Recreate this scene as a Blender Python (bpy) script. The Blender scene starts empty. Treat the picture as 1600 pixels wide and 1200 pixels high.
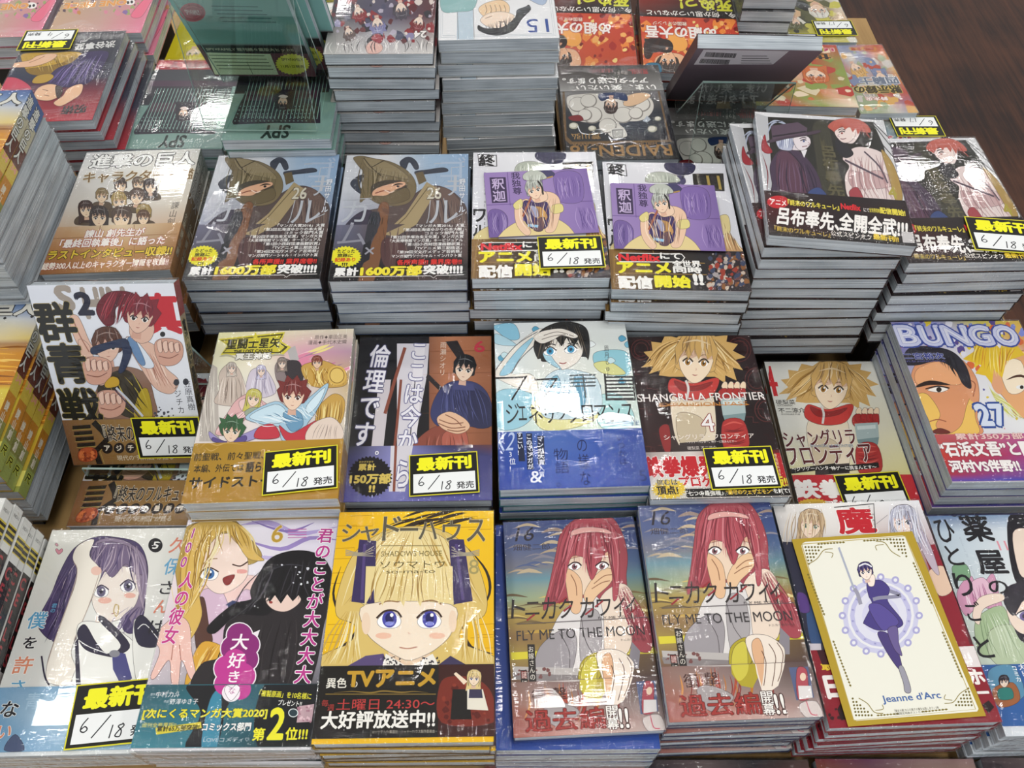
# A bookshop table covered with stacks of shrink-wrapped comic paperbacks, seen from a standing shopper's eye.
import bpy, math, random
from mathutils import Vector, Matrix, Euler
R = math.radians
S = bpy.context.scene
COL = S.collection
EYE = 1.45                      # height of the eye above the shop floor, metres

# ---------------------------------------------------------------- camera
cd = bpy.data.cameras.new('camera'); cam = bpy.data.objects.new('camera', cd); COL.objects.link(cam)
cam.location = (0, 0, EYE)
cd.sensor_fit = 'HORIZONTAL'; cd.sensor_width = 36.0; cd.lens = 1297.0 / 1600 * 36.0
cd.clip_start = 0.01; cd.clip_end = 60
cam.rotation_mode = 'XYZ'
cam.matrix_world = Matrix.Translation((0, 0, EYE)) @ Matrix.Rotation(R(90 - 53.23), 4, 'X') @ Matrix.Rotation(R(0.55), 4, 'Z')
S.camera = cam

# ---------------------------------------------------------------- light: shop ceiling tubes, soft room light
w = bpy.data.worlds.new('shop_room'); S.world = w; w.use_nodes = True
w.node_tree.nodes['Background'].inputs[0].default_value = (0.92, 0.97, 1.0, 1)
w.node_tree.nodes['Background'].inputs[1].default_value = 0.85
S.view_settings.view_transform = 'Standard'; S.view_settings.look = 'None'
S.view_settings.gamma = 1.0; S.view_settings.use_curve_mapping = False
S.view_settings.exposure = 0.0
CEIL = 2.75
LAMPS = [(x, y) for x in (-1.4, 0.27, 1.88) for y in (-1.6, -0.45, 0.68, 1.78, 2.95, 3.5 if x < 0 else 4.2) if (x, y) not in ((1.88, 1.78), (0.27, 4.2), (1.88, 4.2))] + [(-1.06, 4.2), (2.02, 4.45)]     # ceiling panels, three rows
for lx, ly in LAMPS:
    ld = bpy.data.lights.new('ceiling_panel', 'AREA'); ld.shape = 'RECTANGLE'; ld.size = 0.38; ld.size_y = 0.16; ld.energy = 6.5
    ld.color = (1.0, 0.985, 0.955)
    lo = bpy.data.objects.new('ceiling_panel', ld); COL.objects.link(lo); lo.location = (lx, ly, CEIL)

# ---------------------------------------------------------------- materials
def nodes(name):
    m = bpy.data.materials.new(name); m.use_nodes = True
    nt = m.node_tree; return m, nt, nt.nodes, nt.links, nt.nodes['Principled BSDF']
def hexlin(h):
    def f(c): c /= 255; return c / 12.92 if c <= 0.04045 else ((c + 0.055) / 1.055) ** 2.4
    return tuple(f(int(h[i:i + 2], 16)) for i in (0, 2, 4))
def flat(name, h, rough=0.5, metal=0.0):
    m, nt, N, L, b = nodes(name); b.inputs['Base Color'].default_value = hexlin(h) + (1,); b.inputs['Roughness'].default_value = rough; b.inputs['Metallic'].default_value = metal
    return m
def make_ink():
    m, nt, N, L, b = nodes('printed_paper')
    a = N.new('ShaderNodeAttribute'); a.attribute_name = 'ink'
    L.new(a.outputs['Color'], b.inputs['Base Color']); b.inputs['Roughness'].default_value = 0.42; b.inputs['Specular IOR Level'].default_value = 0.25
    return m
INK = make_ink()
def make_foil():
    m, nt, N, L, b = nodes('gold_foil')
    b.inputs['Base Color'].default_value = hexlin('C6A545') + (1,); b.inputs['Metallic'].default_value = 0.75; b.inputs['Roughness'].default_value = 0.42
    return m
def make_pages():
    m, nt, N, L, b = nodes('page_edges')
    tc = N.new('ShaderNodeTexCoord'); mp = N.new('ShaderNodeMapping'); mp.inputs['Scale'].default_value = (9, 9, 1500)
    no = N.new('ShaderNodeTexNoise'); no.inputs['Scale'].default_value = 1.0; no.inputs['Detail'].default_value = 3.0
    mp2 = N.new('ShaderNodeMapping'); mp2.inputs['Scale'].default_value = (22, 22, 60); n2 = N.new('ShaderNodeTexNoise'); n2.inputs['Scale'].default_value = 1.0
    oi = N.new('ShaderNodeObjectInfo'); ad = N.new('ShaderNodeVectorMath'); ad.operation = 'ADD'
    L.new(tc.outputs['Object'], ad.inputs[0]); L.new(oi.outputs['Random'], ad.inputs[1])
    L.new(ad.outputs[0], mp.inputs[0]); L.new(mp.outputs[0], no.inputs['Vector']); L.new(ad.outputs[0], mp2.inputs[0]); L.new(mp2.outputs[0], n2.inputs['Vector'])
    mx = N.new('ShaderNodeMath'); mx.operation = 'MULTIPLY_ADD'; mx.inputs[1].default_value = 0.7; L.new(no.outputs['Fac'], mx.inputs[0])
    m3 = N.new('ShaderNodeMath'); m3.operation = 'MULTIPLY'; m3.inputs[1].default_value = 0.3; L.new(n2.outputs['Fac'], m3.inputs[0]); L.new(m3.outputs[0], mx.inputs[2])
    cr = N.new('ShaderNodeValToRGB'); e = cr.color_ramp.elements
    e[0].position = 0.33; e[0].color = hexlin('7C858E') + (1,); e[1].position = 0.62; e[1].color = hexlin('CCD3D9') + (1,)
    L.new(mx.outputs[0], cr.inputs[0]); L.new(cr.outputs[0], b.inputs['Base Color']); b.inputs['Roughness'].default_value = 0.8
    bu = N.new('ShaderNodeBump'); bu.inputs['Strength'].default_value = 0.35; bu.inputs['Distance'].default_value = 0.0006
    L.new(no.outputs['Fac'], bu.inputs['Height']); L.new(bu.outputs[0], b.inputs['Normal'])
    return m
PAGES = make_pages()
def thin_fresnel(N, L, ior):
    """a thin sheet reflects alike from both of its faces"""
    fr = N.new('ShaderNodeFresnel'); ge = N.new('ShaderNodeNewGeometry'); ma = N.new('ShaderNodeMath'); ma.operation = 'MULTIPLY_ADD'
    ma.inputs[1].default_value = 1 / ior - ior; ma.inputs[2].default_value = ior; L.new(ge.outputs['Backfacing'], ma.inputs[0]); L.new(ma.outputs[0], fr.inputs['IOR']); return fr
def make_film():
    m, nt, N, L, b = nodes('shrink_film'); N.remove(b); out = N['Material Output']
    tc = N.new('ShaderNodeTexCoord'); oi = N.new('ShaderNodeObjectInfo'); ad = N.new('ShaderNodeVectorMath'); ad.operation = 'ADD'
    L.new(tc.outputs['Object'], ad.inputs[0]); L.new(oi.outputs['Random'], ad.inputs[1])
    def tex(scale, detail, mapping=None, rot=0):
        n = N.new('ShaderNodeTexNoise'); n.inputs['Scale'].default_value = scale; n.inputs['Detail'].default_value = detail
        src = ad.outputs[0]
        if mapping:
            mp = N.new('ShaderNodeMapping'); mp.inputs['Scale'].default_value = mapping; mp.inputs['Rotation'].default_value = (0, 0, rot); L.new(src, mp.inputs[0]); src = mp.outputs[0]
        L.new(src, n.inputs['Vector']); return n
    wave = tex(7.0, 1.0)                                     # slow billow of the film
    rid = tex(1.0, 2.0, (260, 45, 120), 0.5)                 # fine pulled wrinkles
    rid2 = tex(1.0, 2.0, (60, 300, 120), -0.35)
    # wrinkles gather at the sealed ends and in patches
    gc = N.new('ShaderNodeTexCoord'); sp = N.new('ShaderNodeSeparateXYZ'); L.new(gc.outputs['Generated'], sp.inputs[0])
    def math_(op, a, bb=None, c=None):
        n = N.new('ShaderNodeMath'); n.operation = op
        for i, v in enumerate((a, bb, c)):
            if v is None: continue
            if isinstance(v, (int, float)): n.inputs[i].default_value = v
            else: L.new(v, n.inputs[i])
        return n.outputs[0]
    ey = math_('ABSOLUTE', math_('SUBTRACT', sp.outputs[1], 0.5))
    ex = math_('ABSOLUTE', math_('SUBTRACT', sp.outputs[0], 0.5))
    edge = math_('MAXIMUM', math_('MULTIPLY', math_('SUBTRACT', ey, 0.38), 8.0), math_('MULTIPLY', math_('SUBTRACT', ex, 0.45), 9.0))
    edge = math_('MINIMUM', math_('MAXIMUM', edge, 0.0), 1.0)
    patch = math_('MULTIPLY', math_('MAXIMUM', math_('SUBTRACT', tex(17.0, 1.0).outputs['Fac'], 0.53), 0.0), 7.0)
    amt = math_('MINIMUM', math_('ADD', math_('MULTIPLY', edge, 0.9), patch), 1.0)
    ridge = math_('ADD', rid.outputs['Fac'], rid2.outputs['Fac'])
    h = math_('ADD', math_('MULTIPLY', wave.outputs['Fac'], 0.0004), math_('MULTIPLY', math_('MULTIPLY', ridge, math_('ADD', amt, 0.03)), 0.0014))
    bu = N.new('ShaderNodeBump'); bu.inputs['Strength'].default_value = 1.0; bu.inputs['Distance'].default_value = 1.0; L.new(h, bu.inputs['Height'])
    fr = thin_fresnel(N, L, 1.5); L.new(bu.outputs[0], fr.inputs['Normal'])
    gl = N.new('ShaderNodeBsdfGlossy'); gl.inputs['Roughness'].default_value = 0.06; L.new(bu.outputs[0], gl.inputs['Normal'])
    tr = N.new('ShaderNodeBsdfTransparent'); tr.inputs['Color'].default_value = (0.985, 0.985, 0.985, 1)
    mix = N.new('ShaderNodeMixShader'); L.new(fr.outputs[0], mix.inputs[0]); L.new(tr.outputs[0], mix.inputs[1]); L.new(gl.outputs[0], mix.inputs[2])
    L.new(mix.outputs[0], out.inputs['Surface']); return m
FILM = make_film()
def make_acrylic():
    m, nt, N, L, b = nodes('clear_acrylic'); N.remove(b); out = N['Material Output']
    fr = thin_fresnel(N, L, 1.49)
    gl = N.new('ShaderNodeBsdfGlossy'); gl.inputs['Roughness'].default_value = 0.03
    tr = N.new('ShaderNodeBsdfTransparent'); tr.inputs['Color'].default_value = (0.93, 0.965, 0.95, 1)
    mix = N.new('ShaderNodeMixShader'); L.new(fr.outputs[0], mix.inputs[0]); L.new(tr.outputs[0], mix.inputs[1]); L.new(gl.outputs[0], mix.inputs[2])
    L.new(mix.outputs[0], out.inputs['Surface']); return m
ACRYL = make_acrylic()
ACEDGE = flat('polished_acrylic_edge', '9DB4AE', 0.2)
def make_wood(name, c0, c1, plank, rough):
    m, nt, N, L, b = nodes(name)
    tc = N.new('ShaderNodeTexCoord'); mp = N.new('ShaderNodeMapping'); mp.inputs['Scale'].default_value = (55, 3.0, 1); mp.inputs['Rotation'].default_value = (0, 0, R(-4))
    L.new(tc.outputs['Object'], mp.inputs[0]); n = N.new('ShaderNodeTexNoise'); n.inputs['Scale'].default_value = 1.0; n.inputs['Detail'].default_value = 8; n.inputs['Roughness'].default_value = 0.65; L.new(mp.outputs[0], n.inputs['Vector'])
    n2 = N.new('ShaderNodeTexNoise'); n2.inputs['Scale'].default_value = 3.2; n2.inputs['Detail'].default_value = 5; L.new(tc.outputs['Object'], n2.inputs['Vector'])
    mm = N.new('ShaderNodeMath'); mm.operation = 'ADD'; L.new(n.outputs['Fac'], mm.inputs[0]); L.new(n2.outputs['Fac'], mm.inputs[1])
    cr = N.new('ShaderNodeValToRGB'); e = cr.color_ramp.elements; e[0].position = 0.40; e[0].color = hexlin(c0) + (1,); e[1].position = 0.62; e[1].color = hexlin(c1) + (1,)
    hf = N.new('ShaderNodeMath'); hf.operation = 'MULTIPLY'; hf.inputs[1].default_value = 0.5; L.new(mm.outputs[0], hf.inputs[0]); L.new(hf.outputs[0], cr.inputs[0])
    L.new(cr.outputs[0], b.inputs['Base Color']); b.inputs['Roughness'].default_value = rough; b.inputs['Specular IOR Level'].default_value = 0.3
    bu = N.new('ShaderNodeBump'); bu.inputs['Strength'].default_value = 0.25; bu.inputs['Distance'].default_value = 0.002; L.new(n.outputs['Fac'], bu.inputs['Height']); L.new(bu.outputs[0], b.inputs['Normal'])
    return m
FLOORWOOD = make_wood('dark_plank_floor', '2A140A', '55301C', 0.15, 0.55)
TABLEWOOD = make_wood('tan_table_board', '9A7848', 'B8945F', 0.15, 0.55)
DARK = flat('black_riser', '1C1C20', 0.7)

# ---------------------------------------------------------------- mesh helpers
def link(name, me, parent=None, loc=None):
    o = bpy.data.objects.new(name, me); COL.objects.link(o)
    if parent is not None: o.parent = parent
    if loc is not None: o.location = loc
    return o
def mesh(name, verts, faces, mats, cols=None, midx=None):
    me = bpy.data.meshes.new(name); me.from_pydata(verts, [], faces)
    for m in mats: me.materials.append(m)
    if midx: me.polygons.foreach_set('material_index', midx)
    if cols is not None:
        at = me.color_attributes.new('ink', 'FLOAT_COLOR', 'POINT')
        buf = []
        for c in cols: buf += [c[0], c[1], c[2], 1.0]
        at.data.foreach_set('color', buf)
    me.update(); return me
def boxvf(x0, x1, y0, y1, z0, z1):
    v = [(x, y, z) for z in (z0, z1) for y in (y0, y1) for x in (x0, x1)]
    f = [(0, 2, 3, 1), (4, 5, 7, 6), (0, 1, 5, 4), (2, 6, 7, 3), (0, 4, 6, 2), (1, 3, 7, 5)]
    return v, f
def tag(o, label, cat, group=None):
    o['label'] = label; o['category'] = cat
    if group: o['group'] = group
    return o
def empty(name, loc, rot=(0, 0, 0)):
    o = bpy.data.objects.new(name, None); o.empty_display_size = 0.02; COL.objects.link(o); o.location = loc; o.rotation_euler = rot; return o

# ---------------------------------------------------------------- printing: flat shapes inked on a sheet
FC = bpy.data.curves.new('glyphs', 'FONT'); FO = bpy.data.objects.new('glyphs', FC); COL.objects.link(FO); FC.resolution_u = 3
GL = {}
def glyphs(txt):
    k = txt
    if k not in GL:
        FC.body = txt; bpy.context.view_layer.update()
        ev = FO.evaluated_get(bpy.context.evaluated_depsgraph_get())
        me = bpy.data.meshes.new_from_object(ev)
        vs = [(v.co.x, v.co.y) for v in me.vertices]; fs = [tuple(p.vertices) for p in me.polygons]
        bpy.data.meshes.remove(me)
        xs = [a for a, b in vs] or [0, 1]; ys = [b for a, b in vs] or [0, 1]
        GL[k] = (vs, fs, (min(xs), min(ys), max(xs), max(ys)))
    return GL[k]
def solve8(src, dst):
    A = []
    for (x, y), (u, v) in zip(src, dst):
        A.append([x, y, 1, 0, 0, 0, -u * x, -u * y, u]); A.append([0, 0, 0, x, y, 1, -v * x, -v * y, v])
    for i in range(8):
        p = max(range(i, 8), key=lambda r: abs(A[r][i])); A[i], A[p] = A[p], A[i]
        d = A[i][i]; A[i] = [a / d for a in A[i]]
        for r in range(8):
            if r != i and A[r][i]:
                m_ = A[r][i]; A[r] = [a - m_ * b for a, b in zip(A[r], A[i])]
    return [A[i][8] for i in range(8)]
def hom(H, x, y):
    d = H[6] * x + H[7] * y + 1; return (H[0] * x + H[1] * y + H[2]) / d, (H[3] * x + H[4] * y + H[5]) / d
def mixc(a, b, t): return ''.join('%02X' % max(0, min(255, round(int(a[i:i + 2], 16) * (1 - t) + int(b[i:i + 2], 16) * t))) for i in (0, 2, 4))
LAYER = 0.0055                    # millimetres of ink per layer
class Art:
    """One printed sheet, w x h mm. Shapes are given in the units of the drawing, whose four corners (TL, TR, BR, BL) are q."""
    def __init__(s, q, w, h, base, seed=1):
        s.w, s.h = w, h
        d = [(-w / 2, h / 2), (w / 2, h / 2), (w / 2, -h / 2), (-w / 2, -h / 2)]
        s.q = q; s.H = solve8(q, d); s.G = solve8(d, q); s.V = []; s.F = []; s.C = []; s.base = base; s.band = None; s.grid = [[0] * 44 for _ in range(44)]; s.k = 0; s.fresh = True; s.bandart = None; s.r = random.Random(seed)
    def m(s, x, y): return hom(s.H, x, y)
    def inside(s, p): return (max(-s.w / 2, min(s.w / 2, p[0])), max(-s.h / 2, min(s.h / 2, p[1])))
    def clip(s, P):
        for ax, sg, lim in ((0, 1, s.w / 2), (0, -1, s.w / 2), (1, 1, s.h / 2), (1, -1, s.h / 2)):
            out = []
            for i, a in enumerate(P):
                b = P[i - 1]; ia = sg * a[ax] <= lim; ib = sg * b[ax] <= lim
                if ia != ib:
                    t = (sg * lim - b[ax]) / (a[ax] - b[ax]); out.append((b[0] + (a[0] - b[0]) * t, b[1] + (a[1] - b[1]) * t))
                if ia: out.append(a)
            P = out
            if not P: break
        return P
    def up(s): s.fresh = True
    def lay(s, P):
        """ink goes on top of whatever is already printed there: the z for a shape with points P"""
        N = 44; x = [q[0] for q in P]; y = [q[1] for q in P]
        i0, i1 = (max(0, min(N - 1, int((v / s.w + .5) * N))) for v in (min(x), max(x))); j0, j1 = (max(0, min(N - 1, int((v / s.h + .5) * N))) for v in (min(y), max(y)))
        g = s.grid; top = max(max(g[j][i0:i1 + 1]) for j in range(j0, j1 + 1))
        k = top + 1 if (s.fresh or top > s.k) else s.k
        for j in range(j0, j1 + 1):
            for i in range(i0, i1 + 1): g[j][i] = max(g[j][i], k)
        s.k = k; s.fresh = False; return k * LAYER
    def raw(s, P, c, up=True):
        P = s.clip(P)
        if len(P) < 3: return s
        if up: s.up()
        z = s.lay(P)
        n = len(s.V); s.V += [(x, y, z) for x, y in P]; s.C += [c] * len(P)
        a = sum(P[i - 1][0] * P[i][1] - P[i][0] * P[i - 1][1] for i in range(len(P)))
        f = list(range(n, n + len(P))); s.F.append(tuple(f if a > 0 else f[::-1])); return s
    @staticmethod
    def pts(d):
        if isinstance(d, str):
            n = [float(a) for a in d.replace(',', ' ').split()]; return list(zip(n[::2], n[1::2]))
        return d
    def p(s, c, d): return s.raw([s.m(*a) for a in s.pts(d)], hexlin(c))
    @staticmethod
    def smooth(P, closed=True, k=5):
        n = len(P); out = []
        for i in range(n if closed else n - 1):
            g = (lambda j: P[j % n]) if closed else (lambda j: P[max(0, min(n - 1, j))])
            a, b, cc, d = g(i - 1), g(i), g(i + 1), g(i + 2)
            for j in range(k):
                t = j / k
                out.append(tuple(0.5 * (2 * b[e] + (cc[e] - a[e]) * t + (2 * a[e] - 5 * b[e] + 4 * cc[e] - d[e]) * t * t + (3 * b[e] - a[e] - 3 * cc[e] + d[e]) * t ** 3) for e in (0, 1)))
        if not closed: out.append(P[-1])
        return out
    def edge(s, c, P, mm_=0.34, k=.62):
        """the drawn contour round a shape"""
        cx, cy = sum(a[0] for a in P) / len(P), sum(a[1] for a in P) / len(P); sc = s.scale(cx, cy)
        if not (abs(sc[0]) < s.w and abs(sc[1]) < s.h): return s
        return s.l(mixc(c, '281C20', k), mm_ / sc[2], P + P[:1], curve=False)
    def s(s, c, d, ol=True):
        P = s.smooth(s.pts(d)); s.p(c, P)
        return s.edge(c, P) if ol else s
    def po(s, c, d): s.p(c, d); return s.edge(c, s.pts(d))
    def e(s, c, x, y, rx, ry=None, rot=0, n=20):
        ry = ry or rx; a = R(rot); P = []
        for i in range(n):
            t = 2 * math.pi * i / n; u, v = rx * math.cos(t), ry * math.sin(t); P.append((x + u * math.cos(a) - v * math.sin(a), y + u * math.sin(a) + v * math.cos(a)))
        return s.p(c, P)
    def l(s, c, wd, d, taper=False, curve=True, up=True):
        P = s.pts(d)
        if curve and len(P) > 2: P = s.smooth(P, False, 4)
        A, B = [], []; n = len(P)
        for i in range(n):
            a, b = P[max(0, i - 1)], P[min(n - 1, i + 1)]; dx, dy = b[0] - a[0], b[1] - a[1]; ln = math.hypot(dx, dy) or 1
            k = wd / 2 * (math.sin(math.pi * min(1, max(0.04, i / (n - 1)))) if taper else 1)
            k = max(k, wd * 0.06); A.append((P[i][0] - dy / ln * k, P[i][1] + dx / ln * k)); B.append((P[i][0] + dy / ln * k, P[i][1] - dx / ln * k))
        if up: s.up()
        for i in range(n - 1): s.raw([s.m(*a) for a in (A[i], A[i + 1], B[i + 1], B[i])], hexlin(c), False)
        return s
    def g(s, rows, xs=None):
        """a smooth blend: rows of (y, [colours from left to right]) across the sheet's whole width"""
        s.up(); n0 = len(s.V); k = len(rows[0][1]); vv = [max(-0.5, min(0.5, s.m((s.q[0][0] + s.q[1][0] + s.q[2][0] + s.q[3][0]) / 4, y)[1] / s.h)) for y, _ in rows]
        z = s.lay([(-s.w / 2, vv[0] * s.h), (s.w / 2, vv[-1] * s.h)])
        for y, cs in rows:
            v = max(-0.5, min(0.5, s.m((s.q[0][0] + s.q[1][0] + s.q[2][0] + s.q[3][0]) / 4, y)[1] / s.h))
            for i, c in enumerate(cs): s.V.append(((i / (k - 1) - 0.5) * s.w, v * s.h, z)); s.C.append(hexlin(c))
        for j in range(len(rows) - 1):
            for i in range(k - 1):
                a = n0 + j * k + i; s.F.append((a, a + k, a + k + 1, a + 1))
        return s
    def scale(s, x, y):
        u, v = s.m(x, y); a = hom(s.G, u, v); b = hom(s.G, u + 1, v); c = hom(s.G, u, v + 1)
        return u, v, 1 / math.hypot(b[0] - a[0], b[1] - a[1]), 1 / math.hypot(c[0] - a[0], c[1] - a[1])
    def put(s, vs, fs, f, c, up=True):
        if up: s.up()
        n = len(s.V); hc = hexlin(c); P = [s.inside(f(a)) for a in vs]
        if not P: return
        z = s.lay(P); s.V += [(x, y, z) for x, y in P]; s.C += [hc] * len(P); s.F += [tuple(n + i for i in q) for q in fs]
    def t(s, txt, c, x, y, W, H, b=0.0, o=None, ow=0.045, rot=0, sk=0):
        """a line of writing centred at x, y, W wide and H high"""
        u, v, sx, sy = s.scale(x, y); ca, sa = math.cos(R(rot)), math.sin(R(rot)); b = max(b, 0)
        vs, fs, bb = glyphs(txt); bw, bh = (bb[2] - bb[0]) or 1, (bb[3] - bb[1]) or 1; mx_, my_ = (bb[0] + bb[2]) / 2, (bb[1] + bb[3]) / 2
        kx, ky = W * sx / (bw + 2 * b), H * sy / (bh + 2 * b)
        def at(ox, oy):
            def f(a):
                px, py = (a[0] - mx_ + ox) * kx, (a[1] - my_ + oy) * ky; px += py * sk
                return u + px * ca - py * sa, v + px * sa + py * ca
            return f
        if o: s.fat(vs, fs, at, o, b + ow)
        s.fat(vs, fs, at, c, b); return s
    def fat(s, vs, fs, at, c, b):
        """the same writing printed several times a hair apart, for a heavier stroke"""
        if b <= 0.004: return s.put(vs, fs, at(0, 0), c)
        n = 4 if b < 0.03 else 7
        for i in range(n): s.put(vs, fs, at(b * math.cos(6.2832 * (i + .5) / n), b * math.sin(6.2832 * (i + .5) / n)), c)
        if b > 0.05: s.put(vs, fs, at(0, 0), c)
    def v(s, txt, c, x, y, W, H, b=0.0, o=None, ow=0.045, rot=0):
        """writing set vertically, W wide, H high over all, centred at x, y"""
        u, v, sx, sy = s.scale(x, y); n = len(txt); cell = H * sy / n; ca, sa = math.cos(R(rot)), math.sin(R(rot)); s.up()
        for k, ch in enumerate(txt):
            if ch == ' ': continue
            cy = (n / 2 - k - 0.5) * cell; turn = ch in 'ー～〜-…'
            vs, fs, _ = glyphs(ch)
            def at(ox, oy):
                def f(a):
                    px, py = (a[0] - 0.5 + ox), (a[1] - 0.38 + oy)
                    if turn: px, py = py, -px
                    px, py = px * W * sx * 0.98, py * cell * 0.98 + cy
                    return u + px * ca - py * sa, v + px * sa + py * ca
                return f
            if o: s.fat(vs, fs, at, o, b + ow)
            s.fat(vs, fs, at, c, b)
        return s
    def specks(s, n, cs, x0, y0, x1, y1, r0, r1):
        for _ in range(n):
            x, y, r = s.r.uniform(x0, x1), s.r.uniform(y0, y1), s.r.uniform(r0, r1); k = s.r.randint(5, 8); a0 = s.r.random() * 6
            s.raw([s.m(x + r * s.r.uniform(.6, 1.3) * math.cos(a0 + 6.283 * i / k), y + r * s.r.uniform(.6, 1.3) * math.sin(a0 + 6.283 * i / k)) for i in range(k)], hexlin(s.r.choice(cs)))
        return s
    def hairlines(s, n, cs, a, b, wd, bend=0.15):
        """n thin strokes swept from the curve a to the curve b (each two or more points)"""
        A, B = s.pts(a), s.pts(b)
        def at(P, t):
            t *= len(P) - 1; i = min(int(t), len(P) - 2); t -= i; return (P[i][0] + (P[i + 1][0] - P[i][0]) * t, P[i][1] + (P[i + 1][1] - P[i][1]) * t)
        for i in range(n):
            t = (i + s.r.random()) / n; p, q = at(A, t), at(B, max(0, min(1, t + s.r.uniform(-.04, .04)))); k = s.r.uniform(-bend, bend)
            mid = ((p[0] + q[0]) / 2 - (q[1] - p[1]) * k, (p[1] + q[1]) / 2 + (q[0] - p[0]) * k)
            s.l(s.r.choice(cs), wd * s.r.uniform(.5, 1.3), [p, mid, q], taper=True)
        return s
    def burst(s, c, x, y, rx, ry, n=28, k=0.86):
        return s.p(c, [(x + rx * (1 if i % 2 else k) * math.cos(math.pi * i / n), y + ry * (1 if i % 2 else k) * math.sin(math.pi * i / n)) for i in range(2 * n)])
    def tr(s, x, y, r, rot):
        ca, sa = math.cos(R(rot)), math.sin(R(rot)); return lambda L: [(x + r * (a * ca - b * sa), y + r * (a * sa + b * ca)) for a, b in s.pts(L)]
    def head(s, x, y, r, rot, skin, hair, eye='3A3040', style='short', mouth='B06A60'):
        """a plain drawn head (r = half its height), face to the reader"""
        T = s.tr(x, y, r, rot); dk = mixc(hair, '201018', .4); lt = mixc(hair, 'FFFFFF', .4); sh = mixc(skin, 'A05848', .28)
        if style == 'long': s.s(hair, T('0 -1.14 .5 -1.04 .86 -.6 .95 0 .92 .8 1 1.6 .7 1.5 .4 1.7 -.5 1.6 -1 1.75 -.92 .8 -.95 0 -.86 -.6 -.5 -1.04'))
        else: s.s(hair, T('0 -1.15 .55 -1 .86 -.5 .86 .1 .7 .5 -.7 .5 -.86 .1 -.86 -.5 -.55 -1'))
        s.p(sh, T('-.24 .6 .24 .6 .3 1.35 -.3 1.35'))
        s.s(skin, T('-.7 -.4 .7 -.4 .7 .2 .56 .58 .28 .9 0 1.02 -.28 .9 -.56 .58 -.7 .2')); s.s(sh, T('-.7 -.4 .7 -.4 .7 -.05 .4 -.02 .1 -.12 -.2 -.02 -.5 -.1 -.7 0'), False)
        for q in (-1, 1):
            s.s('FBF6F2', T(f'{q*.34-.19} .16 {q*.34-.08} .02 {q*.34+.1} .02 {q*.34+.19} .16 {q*.34+.08} .29 {q*.34-.08} .29'), False); a = T(f'{q*.34} .16')[0]
            s.e(eye, a[0], a[1], r * .115, r * .135, rot); s.e(mixc(eye, '000000', .6), a[0], a[1], r * .05, r * .07, rot); a = T(f'{q*.34+.04} .1')[0]; s.e('FFFFFF', a[0], a[1], r * .035)
            s.l(mixc(dk, '000000', .5), r * .07, T(f'{q*.34-.22} .14 {q*.34-.06} .0 {q*.34+.08} .0 {q*.34+.22} .13')); s.l(dk, r * .045, T(f'{q*.34-.2} -.12 {q*.34} -.2 {q*.34+.2} -.13'), taper=True)
        s.l(mouth, r * .05, T('-.12 .66 0 .69 .12 .66'), taper=True); s.l(sh, r * .045, T('.02 .36 .05 .45 0 .48'), taper=True)
        if style == 'spiky': s.po(hair, T('-.9 .35 -1.15 -.3 -.95 -.55 -1.15 -1 -.65 -.9 -.5 -1.4 -.1 -1.08 .2 -1.45 .45 -1.05 .95 -1.2 .88 -.7 1.25 -.4 .92 .35 .75 -.2 .6 .05 .45 -.35 .2 .1 .02 -.35 -.3 .12 -.42 -.3 -.62 .1 -.72 -.2'))
        elif style == 'long': s.po(hair, T('-.66 1.1 -.9 .3 -.96 -.3 -.8 -.8 -.3 -1.12 .3 -1.12 .8 -.8 .96 -.3 .9 .3 .66 1.1 .72 .1 .6 -.3 .46 -.05 .36 -.4 .22 .04 .06 -.4 -.2 .06 -.36 -.38 -.5 0 -.64 -.3 -.72 .1'))
        else: s.po(hair, T('-.8 .3 -.93 -.4 -.6 -1 0 -1.16 .6 -1 .93 -.4 .8 .3 .68 -.2 .5 0 .32 -.42 .12 .02 -.1 -.42 -.32 .05 -.5 -.35 -.68 -.05'))
        s.hairlines(12, [dk, lt, dk, mixc(hair, dk, .5)], T('-.55 -.98 0 -1.1 .55 -.98'), T('-.78 -.2 -.3 -.12 .3 -.12 .78 -.2'), r * .055); s.l(lt, r * .07, T('-.6 -.62 0 -.78 .6 -.62'), taper=True); return s
    def build(s, name, t=0.35, extra=None, dome=None):
        """one mesh: the sheet itself, t mm thick, with its ink"""
        v, f = boxvf(-s.w / 2, s.w / 2, -s.h / 2, s.h / 2, -t, 0); c = [hexlin(s.base)] * 8; n = len(v)
        V = v + s.V; F = f + [tuple(n + i for i in q) for q in s.F]; C = c + s.C
        return mesh(name, [(a / 1000, b / 1000, z / 1000) for a, b, z in V], F, [INK], C)
    def newband(s, y0, y1, c):
        """a paper band round the book between drawing heights y0 (top) and y1"""
        cx = sum(a[0] for a in s.q) / 4; v0, v1 = s.m(cx, y0)[1], s.m(cx, y1)[1]; v1 = max(v1, -s.h / 2); s.band = (v0, v1)
        b = Art.__new__(Art); b.__dict__.update(s.__dict__); b.V, b.F, b.C = [], [], []; b.grid = [[0] * 44 for _ in range(44)]; b.k = 0; b.fresh = True; b.base = c; b.lim = (v0, v1); b.band = None
        w, h = s.w, s.h
        def clipb(P, b=b, v0=v0, v1=v1):
            P = Art.clip(b, P)
            for sg, lim in ((1, v0), (-1, -v1)):
                out = []
                for i, a in enumerate(P):
                    q = P[i - 1]; ia = sg * a[1] <= lim; iq = sg * q[1] <= lim
                    if ia != iq:
                        tt = (sg * lim - q[1]) / (a[1] - q[1]); out.append((q[0] + (a[0] - q[0]) * tt, sg * lim))
                    if ia: out.append(a)
                P = out
            return P
        b.clip = clipb; s.bandart = b; return b
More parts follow.
